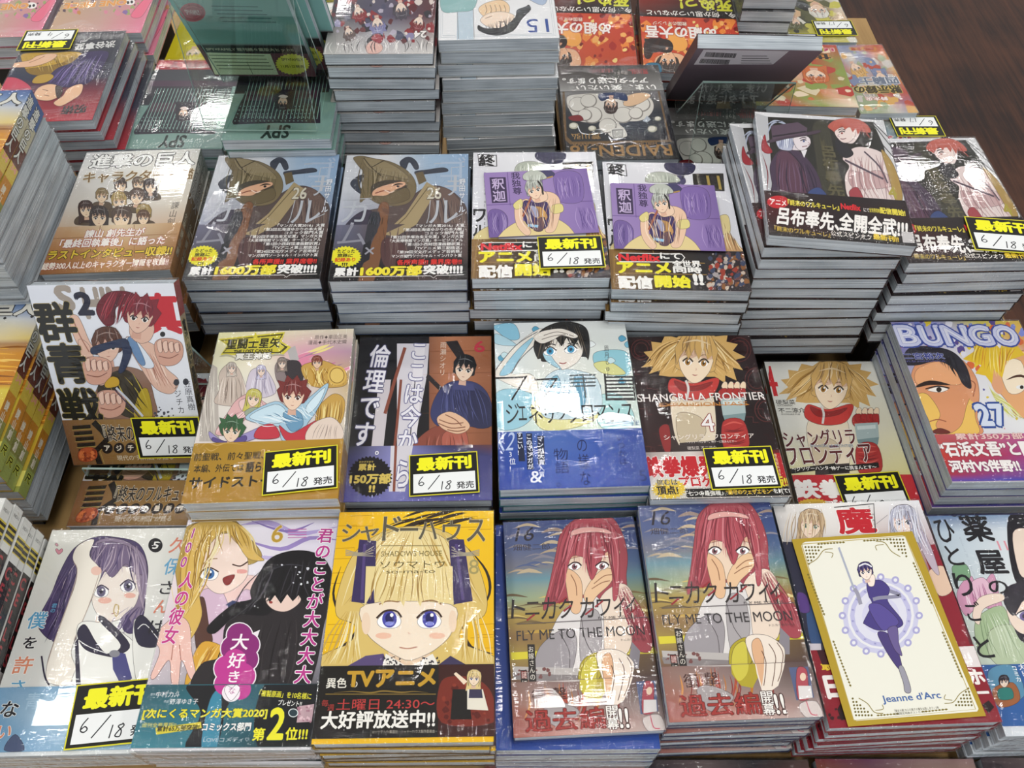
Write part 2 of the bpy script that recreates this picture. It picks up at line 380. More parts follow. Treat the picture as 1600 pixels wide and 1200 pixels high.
    def buildband(s, name, side, t):
        b = s.bandart; v0, v1 = s.band
        V, F = boxvf(-s.w / 2, s.w / 2, v1, v0, 0, 0.2)
        x = s.w / 2 * side; v2, f2 = boxvf(min(x, x + side * 0.2), max(x, x + side * 0.2), v1, v0, -t, 0.2); n = len(V); V += v2; F += [tuple(n + i for i in q) for q in f2]
        C = [hexlin(b.base)] * len(V); n = len(V); V += [(p, q, z + 0.2) for p, q, z in b.V]; F += [tuple(n + i for i in q) for q in b.F]; C += b.C
        return mesh(name, [(a / 1000, q / 1000, z / 1000) for a, q, z in V], F, [INK], C)
# ---------------------------------------------------------------- the printed covers
SK = 'F3DCC4'
def strands(a, n, cs, A_, B_, wd, bend=.1): a.hairlines(n, cs, A_, B_, wd, bend)
def cover_yellow():
    a = Art([(144, 58), (833, 51), (835, 1084), (16, 1096)], 128, 182, 'F0BE12', 3)
    a.g([(50, ['E9B410', 'F6CB18', 'F2C416']), (500, ['F4C81A', 'F7CC14', 'EFBB10']), (745, ['EDB912', 'F2C318', 'EDB60E'])])
    for x, y in ((160, 120), (150, 220), (140, 330), (130, 560), (110, 640), (760, 90), (790, 560), (770, 620), (700, 80), (230, 75)):
        a.l('C8940A', 3, f'{x-40} {y} {x+60} {y-4} {x+62} {y+44} {x-40} {y+46}', curve=False)
    for k in range(26):
        x = a.r.uniform(400, 690); y = 60 + (690 - x) * .06 + a.r.uniform(-14, 44); a.l('33261A', a.r.uniform(4, 12), f'{x-60} {y+22} {x} {y} {x+70} {y-16}', taper=True)
    a.l('2A2018', 12, '150 300 115 420 150 520 210 560', taper=True); a.l('2A2018', 13, '720 220 800 320 815 420 760 520', taper=True); a.l('33241A', 12, '230 560 180 640 70 700', taper=True); a.l('33241A', 16, '690 560 730 660 830 690', taper=True)
    a.s('DDC070', '480 120 630 150 740 250 800 420 790 520 700 560 690 640 830 700 838 760 20 760 80 690 190 640 210 560 130 520 140 400 210 240 330 150')
    a.s('EBD79A', '470 130 620 180 700 330 660 470 250 470 230 330 330 170')
    strands(a, 30, ['C9A653', 'F3E5B4', 'B8934A'], '330 140 620 150', '150 480 240 430 700 430 790 470', 6)
    strands(a, 16, ['C9A653', 'F3E5B4'], '170 500 230 500', '30 740 240 730', 7); strands(a, 16, ['C9A653', 'F3E5B4'], '700 500 770 500', '680 730 830 730', 7)
    a.p('3A2E5C', '232 180 308 186 300 470 196 458'); a.p('3A2E5C', '632 178 700 180 740 455 655 470'); a.p('55447C', '250 200 262 200 250 450 236 450'); a.p('55447C', '660 200 672 200 702 450 690 452')
    a.p('EBCFB0', '370 640 545 640 552 745 352 745')
    a.s('F4E3CD', '262 470 640 470 648 590 575 670 490 712 455 720 420 712 330 660 262 590'); a.e('F0D6BC', 262, 555, 20, 50); a.e('F0D6BC', 650, 545, 18, 50)
    for x in (340, 580): a.e('F0C2A8', x, 610, 36, 14)
    for x in (367, 547):
        a.s('FFFFFF', f'{x-54} 540 {x} 498 {x+50} 536 {x+34} 572 {x-34} 574'); a.e('4A4AA8', x, 536, 33, 38); a.e('20205C', x, 532, 19, 24); a.e('8A90DC', x, 556, 20, 10); a.e('FFFFFF', x + 10, 518, 8); a.l('3A2418', 9, f'{x-58} 532 {x-20} 500 {x+30} 500 {x+54} 528')
    a.l('A07A50', 6, '320 470 360 455 410 460'); a.l('A07A50', 6, '505 460 560 452 600 470')
    a.l('B5765C', 5, '412 662 450 668 490 660'); a.l('D8A888', 5, '450 596 458 604')
    a.p('EBD79A', '255 480 262 300 650 300 652 480 620 390 590 470 540 380 505 480 455 390 430 480 380 385 335 475 300 395')
    strands(a, 26, ['C2A050', 'F6EABF', 'A98645'], '300 300 620 300', '265 450 340 460 440 462 540 462 640 450', 5)
    a.p('5A4A78', '180 745 260 700 340 690 360 745'); a.p('F2EDE4', '335 745 350 690 440 745'); a.p('F2EDE4', '470 745 560 690 590 745'); a.p('3E3558', '580 745 640 700 720 745')
    a.specks(26, ['2A2430'], 335, 700, 420, 742, 3, 6); a.specks(20, ['2A2430'], 500, 705, 590, 742, 3, 6)
    for ch, x, y, h in (('シ', 195, 150, 80), ('ャ', 278, 155, 70), ('ド', 378, 130, 110), ('ー', 455, 135, 14), ('ハ', 540, 140, 80), ('ウ', 645, 140, 90), ('ス', 755, 140, 100)):
        a.t(ch, '5E5746', x, y, 82, h, .012, 'D9D2B4', .012)
    a.l('8C7C48', 3, '330 208 600 208', curve=False); a.t('SHADOWS HOUSE', '8A7A44', 466, 243, 272, 24, .01); a.t('ソウマトウ', '6E623C', 470, 292, 290, 34); a.t('so-ma-to', '6E623C', 462, 324, 220, 14)
    for sx, k in ((240, 1), (700, -1)):
        for j in range(4): a.l('A9A08A', 4, f'{sx-k*70} {226+j*8} {sx} {240+j*4} {sx+k*55} {212+j*14}')
    a.t('8', 'A79A62', 745, 302, 44, 66)
    b = a.newband(742, 1066, '17130F')
    b.p('3B1510', '588 740 840 740 840 1070 584 1070'); b.s('7A2A1C', '592 830 660 790 770 810 830 880 830 1000 600 1000'); b.specks(30, ['8E3826', '5C1A12', 'A8482E'], 600, 820, 820, 1000, 6, 18)
    b.p('15100E', '650 850 720 850 735 985 640 985'); b.head(746, 800, 34, 4, 'F2DCC2', 'E2C98A', '50508A', 'long'); b.p('E9E2D2', '715 850 785 850 810 945 715 940'); b.p('3A3450', '725 850 780 850 785 890 722 890'); b.p('F2DCC2', '700 830 655 782 665 774 716 815')
    b.t('異色', 'EDE8DC', 130, 822, 92, 48, .02); b.t('の', 'EDE8DC', 208, 828, 32, 30, .02); b.t('TVアニメ', 'C79B2E', 376, 800, 400, 84, .045, '2E2008', .03)
    b.l('8A7030', 4, '80 872 575 872', curve=False); b.l('8A7030', 7, '120 866 200 860 280 866 340 858 420 864 480 860 540 866', taper=True)
    b.t('毎', 'B23A34', 78, 912, 30, 30); b.t('週', 'B23A34', 104, 932, 30, 28); b.t('土曜日 24:30〜', 'BE3E3C', 350, 916, 440, 50, .005); b.t('大好評放送中!!', 'F4F1EA', 316, 985, 512, 82, .03); b.t('©ソウマトウ/集英社・シャドーハウス製作委員会', 'B9B2A4', 430, 1040, 280, 15)
    return a
def cover_moon():
    a = Art([(589, 84), (1154, 66), (1386, 981), (723, 1007)], 112, 175, '5A6488', 5)
    a.g([(70, ['5C6690', '3C4A80', '33427C']), (180, ['5A6690', '4A5C8A', '3E5080']), (270, ['7A7A86', '7C8088', '4C6488']), (320, ['6C92A0', '6E98A4', '5C8090']), (400, ['93A88C', 'B0B084', '8C9468']), (470, ['B09850', 'B89848', '9C7440']), (560, ['94754C', 'A08050', '805A3C']), (640, ['A8904A', '8C7444', '6C5438']), (760, ['7A5A4A', '6C5048', '54403C']), (1010, ['84605A', '785250', '6A4846'])])
    for k in range(34):
        x, y = a.r.uniform(600, 1180), a.r.uniform(90, 300); a.l(a.r.choice(['B9A48A', '8C8894', 'A08C80', '56648C', 'C4B294']), a.r.uniform(6, 17), f'{x-50} {y+8} {x} {y-6} {x+60} {y+6}', taper=True)
    for k in range(26):
        x, y = a.r.uniform(640, 1240), a.r.uniform(370, 560); a.l(a.r.choice(['D8C070', '7C6844', 'C4A04C', '6A5840', 'E0D090']), a.r.uniform(5, 14), f'{x-70} {y+4} {x} {y-6} {x+70} {y+4}', taper=True)
    a.p('E0D23C', '676 640 980 628 985 655 682 672'); a.p('C8B838', '1160 632 1310 622 1312 650 1170 655')
    a.s('A84A54', '940 56 1050 62 1110 130 1145 230 1150 330 1180 420 1270 520 1285 640 1200 620 1130 500 1090 420 860 430 800 460 815 350 830 230 850 120')
    a.s('F0DDCB', '1050 400 1130 350 1185 400 1200 520 1190 640 1120 670 1040 640 1020 520'); a.s('E5E0DE', '880 470 1010 400 1060 470 1080 620 1090 700 1000 760 790 760 820 640')
    a.s('A29CA0', '860 560 930 545 960 600 955 700 930 770 800 770 790 640'); a.s('B0AAAC', '970 480 1040 470 1070 600 1040 700 985 690'); a.p('8E8890', '1200 600 1240 640 1240 715 1190 715')
    a.l('5C5458', 3, '880 560 930 640 940 760', curve=True); a.l('5C5458', 3, '970 500 1000 600 1060 680')
    a.s('F0D8C0', '870 200 1090 200 1092 290 1060 350 985 400 920 360 878 300'); a.s('E4B898', '870 200 1090 200 1090 240 980 226 872 244')
    a.s('EBC098', '880 300 905 290 950 330 965 400 960 470 925 470 900 400'); a.s('EEC8A0', '1000 330 1050 285 1096 300 1080 350 1030 400 1000 440 970 400')
    for d in ('1010 350 1050 318 1084 312', '1002 372 1044 346 1078 338', '905 310 930 350 940 400'): a.l('9C6C50', 4, d)
    a.s('B4515C', '900 80 1000 66 1080 120 1110 240 1120 390 1100 420 1084 300 1066 220 1040 230 1000 335 962 250 946 235 900 236 880 330 850 420 840 250 860 130')
    strands(a, 40, ['8C3844', 'CC707A', '7C2E3A', 'D88A90'], '880 90 1060 90', '845 330 890 240 990 320 1070 230 1110 380', 5); strands(a, 14, ['8C3844', 'C46A70'], '1110 380 1150 360', '1200 600 1285 600', 6); strands(a, 10, ['8C3844', 'CC707A'], '850 230 880 250', '810 460 860 430', 6)
    for x, y in ((918, 276), (1038, 276)):
        a.s('FFFFFF', f'{x-27} {y+2} {x-12} {y-14} {x+14} {y-14} {x+27} {y} {x+12} {y+13} {x-12} {y+13}'); a.e('8A5A62', x, y, 12, 13); a.e('2C1C22', x, y, 5, 6); a.e('FFFFFF', x + 5, y - 7, 4); a.l('3A1C22', 6, f'{x-30} {y-1} {x-8} {y-17} {x+14} {y-16} {x+30} {y-3}')
    a.s('E8B0A8', '900 120 960 108 1040 118 1064 138 1000 130 940 134 890 144')
    a.p('BFB9B6', '690 700 1010 712 1012 768 700 756'); a.p('8C8484', '690 728 1010 742 1010 768 700 756'); a.specks(20, ['7A4A48'], 700, 710, 860, 750, 3, 10)
    a.s('B6A62C', '985 690 1040 645 1080 660 1100 720 1110 800 1080 860 1030 850 985 790'); a.s('D4C84C', '1000 690 1045 660 1060 720 1055 800 1020 830 990 770'); a.l('6E6018', 4, '1070 760 1085 740 1090 800')
    a.s('F3E6D8', '1050 650 1130 632 1200 670 1220 720 1190 850 1120 870 1095 780'); a.s('E4B48C', '1080 660 1110 650 1130 720 1120 850 1104 800 1080 710')
    for d in ('1120 700 1140 760 1130 850', '1150 670 1180 730 1165 850', '1185 665 1212 720 1190 830'): a.l('6C4A3C', 3.5, d)
    a.t('16', '38343C', 690, 135, 78, 60, 0, sk=.25); a.t('畑健二郎', '40383C', 722, 190, 160, 28)
    for ch, x, hh in (('ト', 690, 84), ('ニ', 752, 56), ('カ', 822, 96), ('ク', 898, 90), ('カ', 990, 90), ('ワ', 1062, 74), ('イ', 1130, 84), ('イ', 1178, 92)):
        a.t(ch, '332C2C', x, 452, 62 if ch != 'イ' else 46, hh, .006, sk=.1)
    for x, y in ((748, 492), (880, 420), (905, 455), (1000, 470), (1192, 470), (1040, 438)): a.l('9C3038', 8, f'{x-16} {y+12} {x+16} {y-14}', curve=False)
    a.l('5C5458', 3, '690 520 1262 496', curve=False); a.t('FLY ME TO THE', '4C4648', 1128, 494, 170, 10); a.t('FLY ME TO THE MOON', '3E3A3C', 972, 560, 556, 44, .004); a.t('トニカクカワイイ', '5C5454', 1206, 590, 108, 10)
    a.p('2A2422', '744 606 776 606 800 770 768 770'); a.v('お嫁さんの', 'EDE6DA', 771, 686, 26, 150); a.p('2A2422', '724 716 752 716 782 862 746 862'); a.v('謎に迫る', 'EDE6DA', 751, 790, 27, 140); a.p('7C2C2A', '727 720 750 720 757 752 732 752'); a.v('謎', 'F0D8D0', 742, 736, 24, 30)
    b = a.newband(762, 1008, '8E6660')
    b.g([(760, ['8C6A60', '8E7470', '6E5854', '5C4A48']), (860, ['9C6A5C', 'A08880', '8E7C78', '70605C']), (940, ['9C5850', 'B07468', 'B08C84', '9C8884']), (1010, ['A86458', 'C09086', 'C8ACA4', 'B8A6A2'])])
    for k in range(22):
        x = b.r.uniform(700, 1200); b.l(b.r.choice(['C0782C', 'B04A38', 'D09050', '8E3A34']), b.r.uniform(5, 12), f'{x} {b.r.uniform(900,1000)} {x+18} {b.r.uniform(830,900)} {x+6} {b.r.uniform(770,830)}', taper=True)
    b.p('BFB9B6', '690 745 1010 745 1012 768 700 768'); b.p('B6A62C', '985 740 1108 740 1110 800 1080 860 1030 850 990 800'); b.s('D4C84C', '1000 750 1058 750 1055 800 1020 830 992 780', False); b.p('F3E6D8', '1088 742 1222 736 1212 780 1190 850 1160 872 1120 872 1098 800'); b.p('E4B48C', '1092 742 1130 742 1128 790 1120 855 1104 800')
    for d in ('1138 742 1136 790 1128 850', '1176 742 1174 790 1163 852', '1206 742 1202 790 1188 832'): b.l('6C4A3C', 3.5, d)
    b.s('A8A0A0', '840 870 900 850 1000 900 900 960')
    b.t('衝', '4A2C2A', 815, 830, 62, 62, .01); b.t('撃', '4A2C2A', 905, 822, 62, 62, .01); b.t('過去編', 'A3342E', 940, 930, 350, 98, .02, '4C1A18', .02); b.t('開', 'F6F2EC', 1142, 900, 52, 54, .02, '4A2A28', .05); b.t('幕', 'F6F2EC', 1150, 950, 52, 54, .02, '4A2A28', .05); b.t('!!', 'F6F2EC', 1196, 928, 42, 88, .02, '4A2A28', .05)
    b.p('5A6488', '1235 772 1318 768 1344 900 1268 912'); b.s('B4515C', '1270 780 1310 780 1320 850 1330 900 1275 905'); b.e('EFD6BC', 1296, 812, 13, 17); b.p('E5E0DE', '1275 850 1330 850 1338 900 1280 908'); b.s('D8CCC8', '1280 930 1350 915 1380 980 1310 985'); b.l('D04A6A', 4, '1310 916 1330 968 1358 974')
    return a
def cover_hundred():
    a = Art([(848, 87), (1517, 85), (1381, 1124), (587, 1129)], 128, 182, 'E9E6EA', 7)
    a.g([(85, ['EDE6EE', 'F0EAF4', 'E4DDF0']), (400, ['EBDCE0', 'EAE4EC', 'DCD6E4']), (850, ['C9C0C8', '8C8890', '6A6870'])])
    for d, c, wd in (('1080 110 1200 100 1330 150 1500 120', 'B9A8DA', 26), ('1080 170 1250 220 1380 170 1510 180', 'A08CC8', 20), ('1120 90 1280 140 1400 100', '8C78B8', 12), ('1060 220 1200 260 1300 240', 'C8BAE2', 18)): a.l(c, wd, d, taper=True)
    a.s('B89A4C', '830 130 930 92 1040 82 1110 160 1170 250 1090 290 1000 200 930 300 900 420 890 560 820 640 780 560 800 420 790 280')
    a.s('F1CFC8', '880 400 1150 340 1190 520 1100 640 900 640 860 520'); a.s('D9BBD0', '900 420 990 410 1030 470 1100 400 1170 470 1190 600 1080 700 920 660')
    a.s('5A3A30', '880 460 915 440 935 560 950 640 890 700 870 560')
    a.s('F6DFD2', '905 190 1000 150 1080 170 1110 300 1085 370 1000 420 940 400 908 330')
    for x in (940,):
        a.s('FFFFFF', '898 335 935 305 978 325 962 356 915 356'); a.e('3F6FA8', 938, 330, 24, 24); a.e('1C3460', 938, 330, 12, 13); a.e('FFFFFF', 944, 322, 6); a.l('4A2A20', 6, '892 332 935 302 980 322')
    a.l('4A2A20', 6, '1040 288 1075 296 1108 276'); a.e('EBA8A0', 1080, 320, 26, 10); a.s('8C2A28', '1000 350 1050 335 1030 376 1008 380'); a.l('A07A40', 4, '905 290 940 266 975 262')
    a.s('DDB860', '836 200 870 110 1000 84 1100 130 1140 230 1180 270 1110 262 1060 190 1010 140 950 190 905 290 895 420 905 520 860 620 800 660 760 600 810 480 815 320')
    strands(a, 34, ['B8903C', 'F2DC98', 'A37C34', 'F8EBBE'], '870 110 1080 110', '800 560 850 500 900 300 1050 190 1160 250', 6, .2)
    a.s('DDA83C', '905 640 980 650 1000 690 900 760 830 840 850 740'); strands(a, 10, ['B8802C', 'F2D27C'], '985 650 930 660', '840 830 890 760', 6)
    a.p('35406A', '1010 470 1040 450 1078 462 1046 480 1052 512 1020 516 1026 486')
    a.s('EFC4B8', '740 560 800 520 850 560 860 680 880 810 850 800 815 720 800 830 770 820 760 720 700 800 680 790 720 680 690 620'); a.l('B87868', 4, '770 720 780 640'); a.l('B87868', 4, '812 720 806 650')
    a.s('2B2629', '1180 300 1260 240 1370 230 1460 290 1480 400 1440 560 1400 760 1330 880 1060 900 860 860 900 740 990 700 1010 560 1120 480 1120 400')
    a.s('141216', '1150 350 1210 260 1330 226 1440 260 1484 380 1430 470 1360 450 1240 480 1180 520 1060 520 960 600 930 570 1040 470 1130 440')
    a.s('EFD3C6', '1190 440 1300 400 1340 450 1280 500 1215 490'); a.p('141216', '1165 420 1190 380 1330 372 1362 480 1330 428 1304 456 1280 424 1252 466 1226 428 1202 462 1190 430'); a.e('A0403A', 1208, 460, 8, 6)
    a.l('3C3A44', 5, '1200 320 1280 290 1380 300', taper=True); strands(a, 20, ['3A363E', '4C4852', '0A080A'], '1180 290 1420 260', '1000 560 1150 480 1300 440 1440 480', 5, .2); a.specks(14, ['D8D8E0', 'F4F4F8'], 1250, 290, 1440, 420, 3, 7)
    strands(a, 16, ['3C3638', '1A1618'], '1050 560 1350 520', '900 860 1330 860', 6)
    cl = 'B0368A'
    for x, y, r in ((1070, 610, 56), (1105, 650, 52), (1050, 670, 62), (1095, 715, 56), (1020, 760, 62), (1080, 790, 58), (1010, 830, 52), (1070, 850, 50)): a.e('F4ECF2', x, y, r + 5)
    a.p('F4ECF2', '1022 600 1030 566 1056 592'); a.p('F4ECF2', '1110 606 1160 584 1140 640'); a.e('F4ECF2', 1032, 870, 38, 40)
    for x, y, r in ((1070, 610, 56), (1105, 650, 52), (1050, 670, 62), (1095, 715, 56)): a.e('8E2A78', x, y, r)
    for x, y, r in ((1020, 760, 62), (1080, 790, 58), (1010, 830, 52), (1070, 850, 50), (1050, 720, 50)): a.e('C63C96', x, y, r)
    a.s('F6E9F0', '1032 905 1004 862 1014 836 1036 848 1056 832 1070 856')
    a.t('大', 'FFF6FA', 1072, 638, 78, 74, .02); a.t('好', 'FFF6FA', 1056, 722, 72, 72, .02); a.t('き', 'FFF6FA', 1045, 795, 48, 54, .02); a.t('な', 'B04A90', 1036, 860, 28, 30)
    pk = 'C8388A'
    a.v('100', 'B83A94', 862, 210, 52, 200, .02, 'F6EAF2', .03, rot=-4); a.v('人の彼女', pk, 806, 480, 66, 340, .025, 'F6EAF2', .035, rot=-3)
    a.v('君のことが大大大大', 'C23A92', 1401, 456, 76, 712, .025, 'FFFFFF', .04, rot=-1)
    a.t('6', 'C8A03C', 1240, 150, 50, 80, .01, 'F4E8C0', .02); [a.l('C870B0', 4, f'1284 {132+i*12} 1366 {130+i*12}', curve=False) for i in range(4)]
    b = a.newband(834, 1112, '2C6470')
    b.g([(830, ['2A5560', '2E6672', '2C5C68', '1E2A30']), (960, ['2C6A78', '2E7482', '246070', '1C2A2E']), (1115, ['3C8494', '3A7E8E', '2A4E58', '1A2224'])])
    b.s('1A1A1E', '840 834 1060 834 1010 940 960 1115 830 1115 900 960'); b.s('3F8CA8', '940 900 990 870 970 1115 900 1115'); b.s('181A1E', '1180 834 1420 834 1400 1115 1150 1115')
    for x, y, r in ((1010, 830, 52), (1070, 850, 50)): b.e('C63C96', x, y, r)
    b.e('F4ECF2', 1032, 870, 40, 40); b.s('FBF3F8', '1032 905 1004 862 1014 836 1036 848 1056 832 1070 856'); b.t('な', 'B04A90', 1036, 860, 28, 30)
    b.t('中村力斗', 'F2F2F2', 756, 876, 104, 26); b.t('野澤ゆき子', 'F2F2F2', 826, 908, 124, 26); b.t('原作', 'D0DCE0', 690, 876, 22, 12); b.t('作画', 'D0DCE0', 748, 908, 22, 12)
    b.t('[次にくるマンガ大賞2020]', 'E9E23A', 918, 964, 546, 52, .035, '16343C', .04); b.t('成刊全巻重版!!', 'D8D060', 716, 1014, 150, 22, .01)
    b.p('D9CC3E', '700 1028 900 1000 902 1028 704 1058'); b.t('累計65万部突破!', '2A2A20', 800, 1028, 184, 28, .03, rot=2); b.t('コミックス部門', 'F4F4F0', 1012, 1022, 214, 40, .035, '16343C', .04)
    b.t('第', 'F0EA34', 1152, 1056, 54, 60, .03); b.t('2', 'F0EA34', 1232, 1008, 72, 150, .03, '14242A', .04); b.t('位!!!', 'F0EA34', 1318, 1054, 98, 60, .03)
    b.t('「複製原画」を10名様に', 'E9E23A', 1270, 878, 230, 30, .02, rot=-4); b.t('プレゼント!!', 'F4F4F0', 1290, 916, 104, 26, .02, rot=-4); b.p('C8A8B0', '1330 930 1396 920 1384 1000 1318 1004'); b.specks(20, ['B08090', 'E8C8D0'], 1325, 930, 1385, 1000, 4, 9); b.e('E0E8E8', 1304, 960, 22, 20); b.e('2C4048', 1304, 960, 18, 16)
    b.t('LOVEコメディ♡', 'C8D4D8', 1010, 1080, 200, 22)
    return a
def cover_kubo():
    a = Art([(234, 139), (904, 126), (684, 1132), (-108, 1152)], 128, 182, 'E4E4DC', 9)
    a.g([(126, ['E2E2DA', 'E8E8E0', 'E4E4DE']), (830, ['DADCD8', 'ECECE8', 'E0E0DC']), (1150, ['D0D6DC', 'DCE0E0', 'D8DCDC'])])
    hr = '55486E'
    a.s('4C4068', '330 220 420 170 520 170 620 200 660 300 650 420 640 520 590 600 540 560 560 420 400 400 360 520 330 640 250 640 190 600 170 540 230 420 270 320')
    a.s('8C7C94', '430 190 540 180 640 250 655 360 640 480 600 560 570 500 590 380 500 330 420 390 400 300')
    a.s('F0E6DC', '430 350 560 300 620 370 610 460 560 520 500 545 440 520 410 450'); a.p('E6D4C8', '430 520 500 540 470 600 420 590')
    for x, y in ((452, 412), (572, 388)):
        a.s('FFFFFF', f'{x-34} {y} {x} {y-26} {x+32} {y-4} {x+20} {y+22} {x-20} {y+24}'); a.e('6A6480', x, y, 20, 24); a.e('2A2638', x, y, 9, 11); a.e('FFFFFF', x + 6, y - 8, 5); a.l('3A3048', 6, f'{x-36} {y-2} {x} {y-28} {x+34} {y-8}')
    a.e('EBB8A8', 468, 452, 30, 14); a.e('EBB8A8', 580, 430, 26, 12); a.l('A06868', 4, '498 512 512 508 520 510')
    a.s('7A6A88', '420 210 500 190 600 230 640 330 600 330 560 290 500 350 450 300 420 380 398 470 385 420 400 300')
    strands(a, 40, ['3C3258', 'A698B0', '5E5078', 'B8A8B8'], '400 190 620 210', '200 600 330 560 420 360 580 320 650 520', 5, .12); strands(a, 16, ['6C5E86', '3C3258', '8C80A0'], '300 300 380 300', '170 560 330 640', 6)
    strands(a, 12, ['6C5E86', '4C4068', 'A094AC'], '570 480 650 480', '470 620 600 590', 6, .2)
    a.s('F2ECE0', '352 205 420 180 400 250 440 300 452 340 400 470 330 640 320 700 340 760 300 830 215 815 210 740 240 640 290 500 330 400 345 320 325 260'); a.l('B8A498', 3, '445 330 395 480 330 630'); a.l('B8A498', 3, '330 280 345 330 300 480 245 630 210 740')
    a.e('EEC6B6', 430, 320, 24, 20)
    a.s('F4F4EE', '350 560 470 560 600 640 640 760 640 840 340 840 350 720'); a.s('F0F0EA', '600 540 700 620 780 760 790 840 620 840')
    a.s('2E2A40', '345 600 380 560 430 640 480 690 540 650 440 540 470 530 580 650 520 700 470 700 380 670'); a.p('4A4A84', '500 680 560 690 590 800 545 840 505 760'); a.e('8C8C94', 512, 690, 24, 16)
    a.s('2E2A40', '600 560 640 520 720 620 700 660 620 650'); a.l('E8E8E8', 4, '352 630 400 660 480 690'); a.l('E8E8E8', 4, '615 580 650 560 710 630'); a.l('2E2A40', 8, '186 700 200 790 220 830', taper=False); a.l('2E2A40', 4, '200 640 240 560 300 430', taper=True)
    a.p('2E2A40', '335 640 350 620 362 840 340 840'); a.l('C8B070', 5, '515 470 508 500 522 525 530 480 515 470')
    a.e('17151A', 694, 206, 32); a.t('5', 'F0F0EC', 695, 206, 26, 34, .02)
    for ch, c, x, y, sz in (('久', 'E0876E', 795, 205, 76), ('保', '6AAAD0', 772, 300, 80), ('さ', '26242C', 745, 395, 64), ('ん', 'E0876E', 722, 480, 64), ('は', '26242C', 700, 572, 66)): a.t(ch, c, x, y, sz, sz * .95, .015)
    for ch, c, x, y, sz in (('僕', '62A6CC', 166, 540, 86), ('を', '1E1C24', 134, 640, 60), ('許', 'E29070', 104, 740, 88), ('さ', '62A6CC', 78, 835, 62), ('な', '1E1C24', 45, 938, 78), ('い', 'E29070', 22, 1040, 62)): a.t(ch, c, x, y, sz, sz * .95, .02, 'F4F4F0', .03)
    a.s('D890A0', '262 246 248 228 254 220 264 228 276 220 280 232'); a.s('E0A8B4', '256 210 246 202 252 196 260 204'); a.v('君の', '6AAAD0', 240, 486, 24, 46, .02)
    b = a.newband(832, 1120, '7EA6C4')
    b.g([(832, ['7AA4C6', '86AECC', '96B8D0', '84AAC8']), (960, ['6E9CC0', 'A8C4D8', '98BCD4', '80A8C8']), (1120, ['6A98BC', '84ACCC', '9CC0D8', '8CB0CC'])])
    b.t('青春以', 'A9C8DE', 220, 900, 210, 80, .02); b.t('な', '1E1C24', 45, 938, 78, 76, .02, 'F4F4F0', .03); b.t('い', 'E29070', 22, 1040, 60, 60, .02, 'F4F4F0', .03); b.s('4C5878', '20 1120 70 1050 110 1120')
    return a
def cover_wizard():
    a = Art([(80, 24), (728, 4), (1099, 996), (335, 1025)], 127, 183, 'E8E6E2', 11)
    a.g([(4, ['EAE6E2', 'EFEDEA', 'E6E6EA']), (400, ['3A3A50', 'C8BCB8', '8A2A34']), (660, ['24304C', '8A7C80', '5C1C28']), (1025, ['8C1C2C', '9C2434', '8C1C2C'])])
    a.p('2A2A40', '120 190 200 190 300 700 250 700'); a.s('34507C', '230 480 280 500 300 640 250 640'); a.s('5A3C84', '190 420 230 430 245 500 200 500'); a.p('D0C8D0', '245 645 295 645 300 700 255 700')
    a.p('8E2030', '740 210 800 200 880 400 960 660 900 670'); a.s('E4C4AC', '770 330 840 300 880 400 820 430'); a.s('C2B2C0', '700 130 760 160 820 330 780 300')
    a.head(250, 112, 62, 6, 'F0D8C4', 'CBB08E', '4A7A70', 'long'); strands(a, 18, ['A88C68', 'E4D2B4'], '150 60 300 40', '120 210 330 150', 5)
    a.head(660, 96, 64, -4, 'F0DCD4', 'C4C4D4', '5A5A70', 'long'); strands(a, 18, ['9C9CB4', 'E8E8F2'], '600 30 720 30', '590 150 800 260', 5); a.l('3A2C50', 10, '540 110 590 70', taper=True)
    a.t('魔', 'C2202E', 445, 95, 170, 125, .03, 'F4F0EC', .03); a.l('3A3A3A', 4, '352 36 528 20 536 150', curve=False); a.v('The Ward of', '4A4A4A', 524, 76, 14, 100)
    b = a.newband(665, 1026, '8C1A2A')
    b.t('最', 'E8C838', 320, 742, 52, 50, .03); b.t('日', 'F4EEEA', 352, 840, 80, 110, .05); b.t('ホ', 'F4EEEA', 985, 795, 70, 74, .05); b.t('ー', 'F4EEEA', 1015, 865, 54, 14, .05)
    b.p('3A1018', '270 660 330 660 345 740 300 740'); b.p('241014', '368 940 388 900 415 930 408 985 385 990'); b.p('241014', '1010 920 1040 900 1065 930 1040 960'); b.p('E8E0DE', '905 660 1000 655 1020 750 945 752'); b.specks(6, ['3A1018'], 320, 920, 380, 980, 5, 9)
    return a
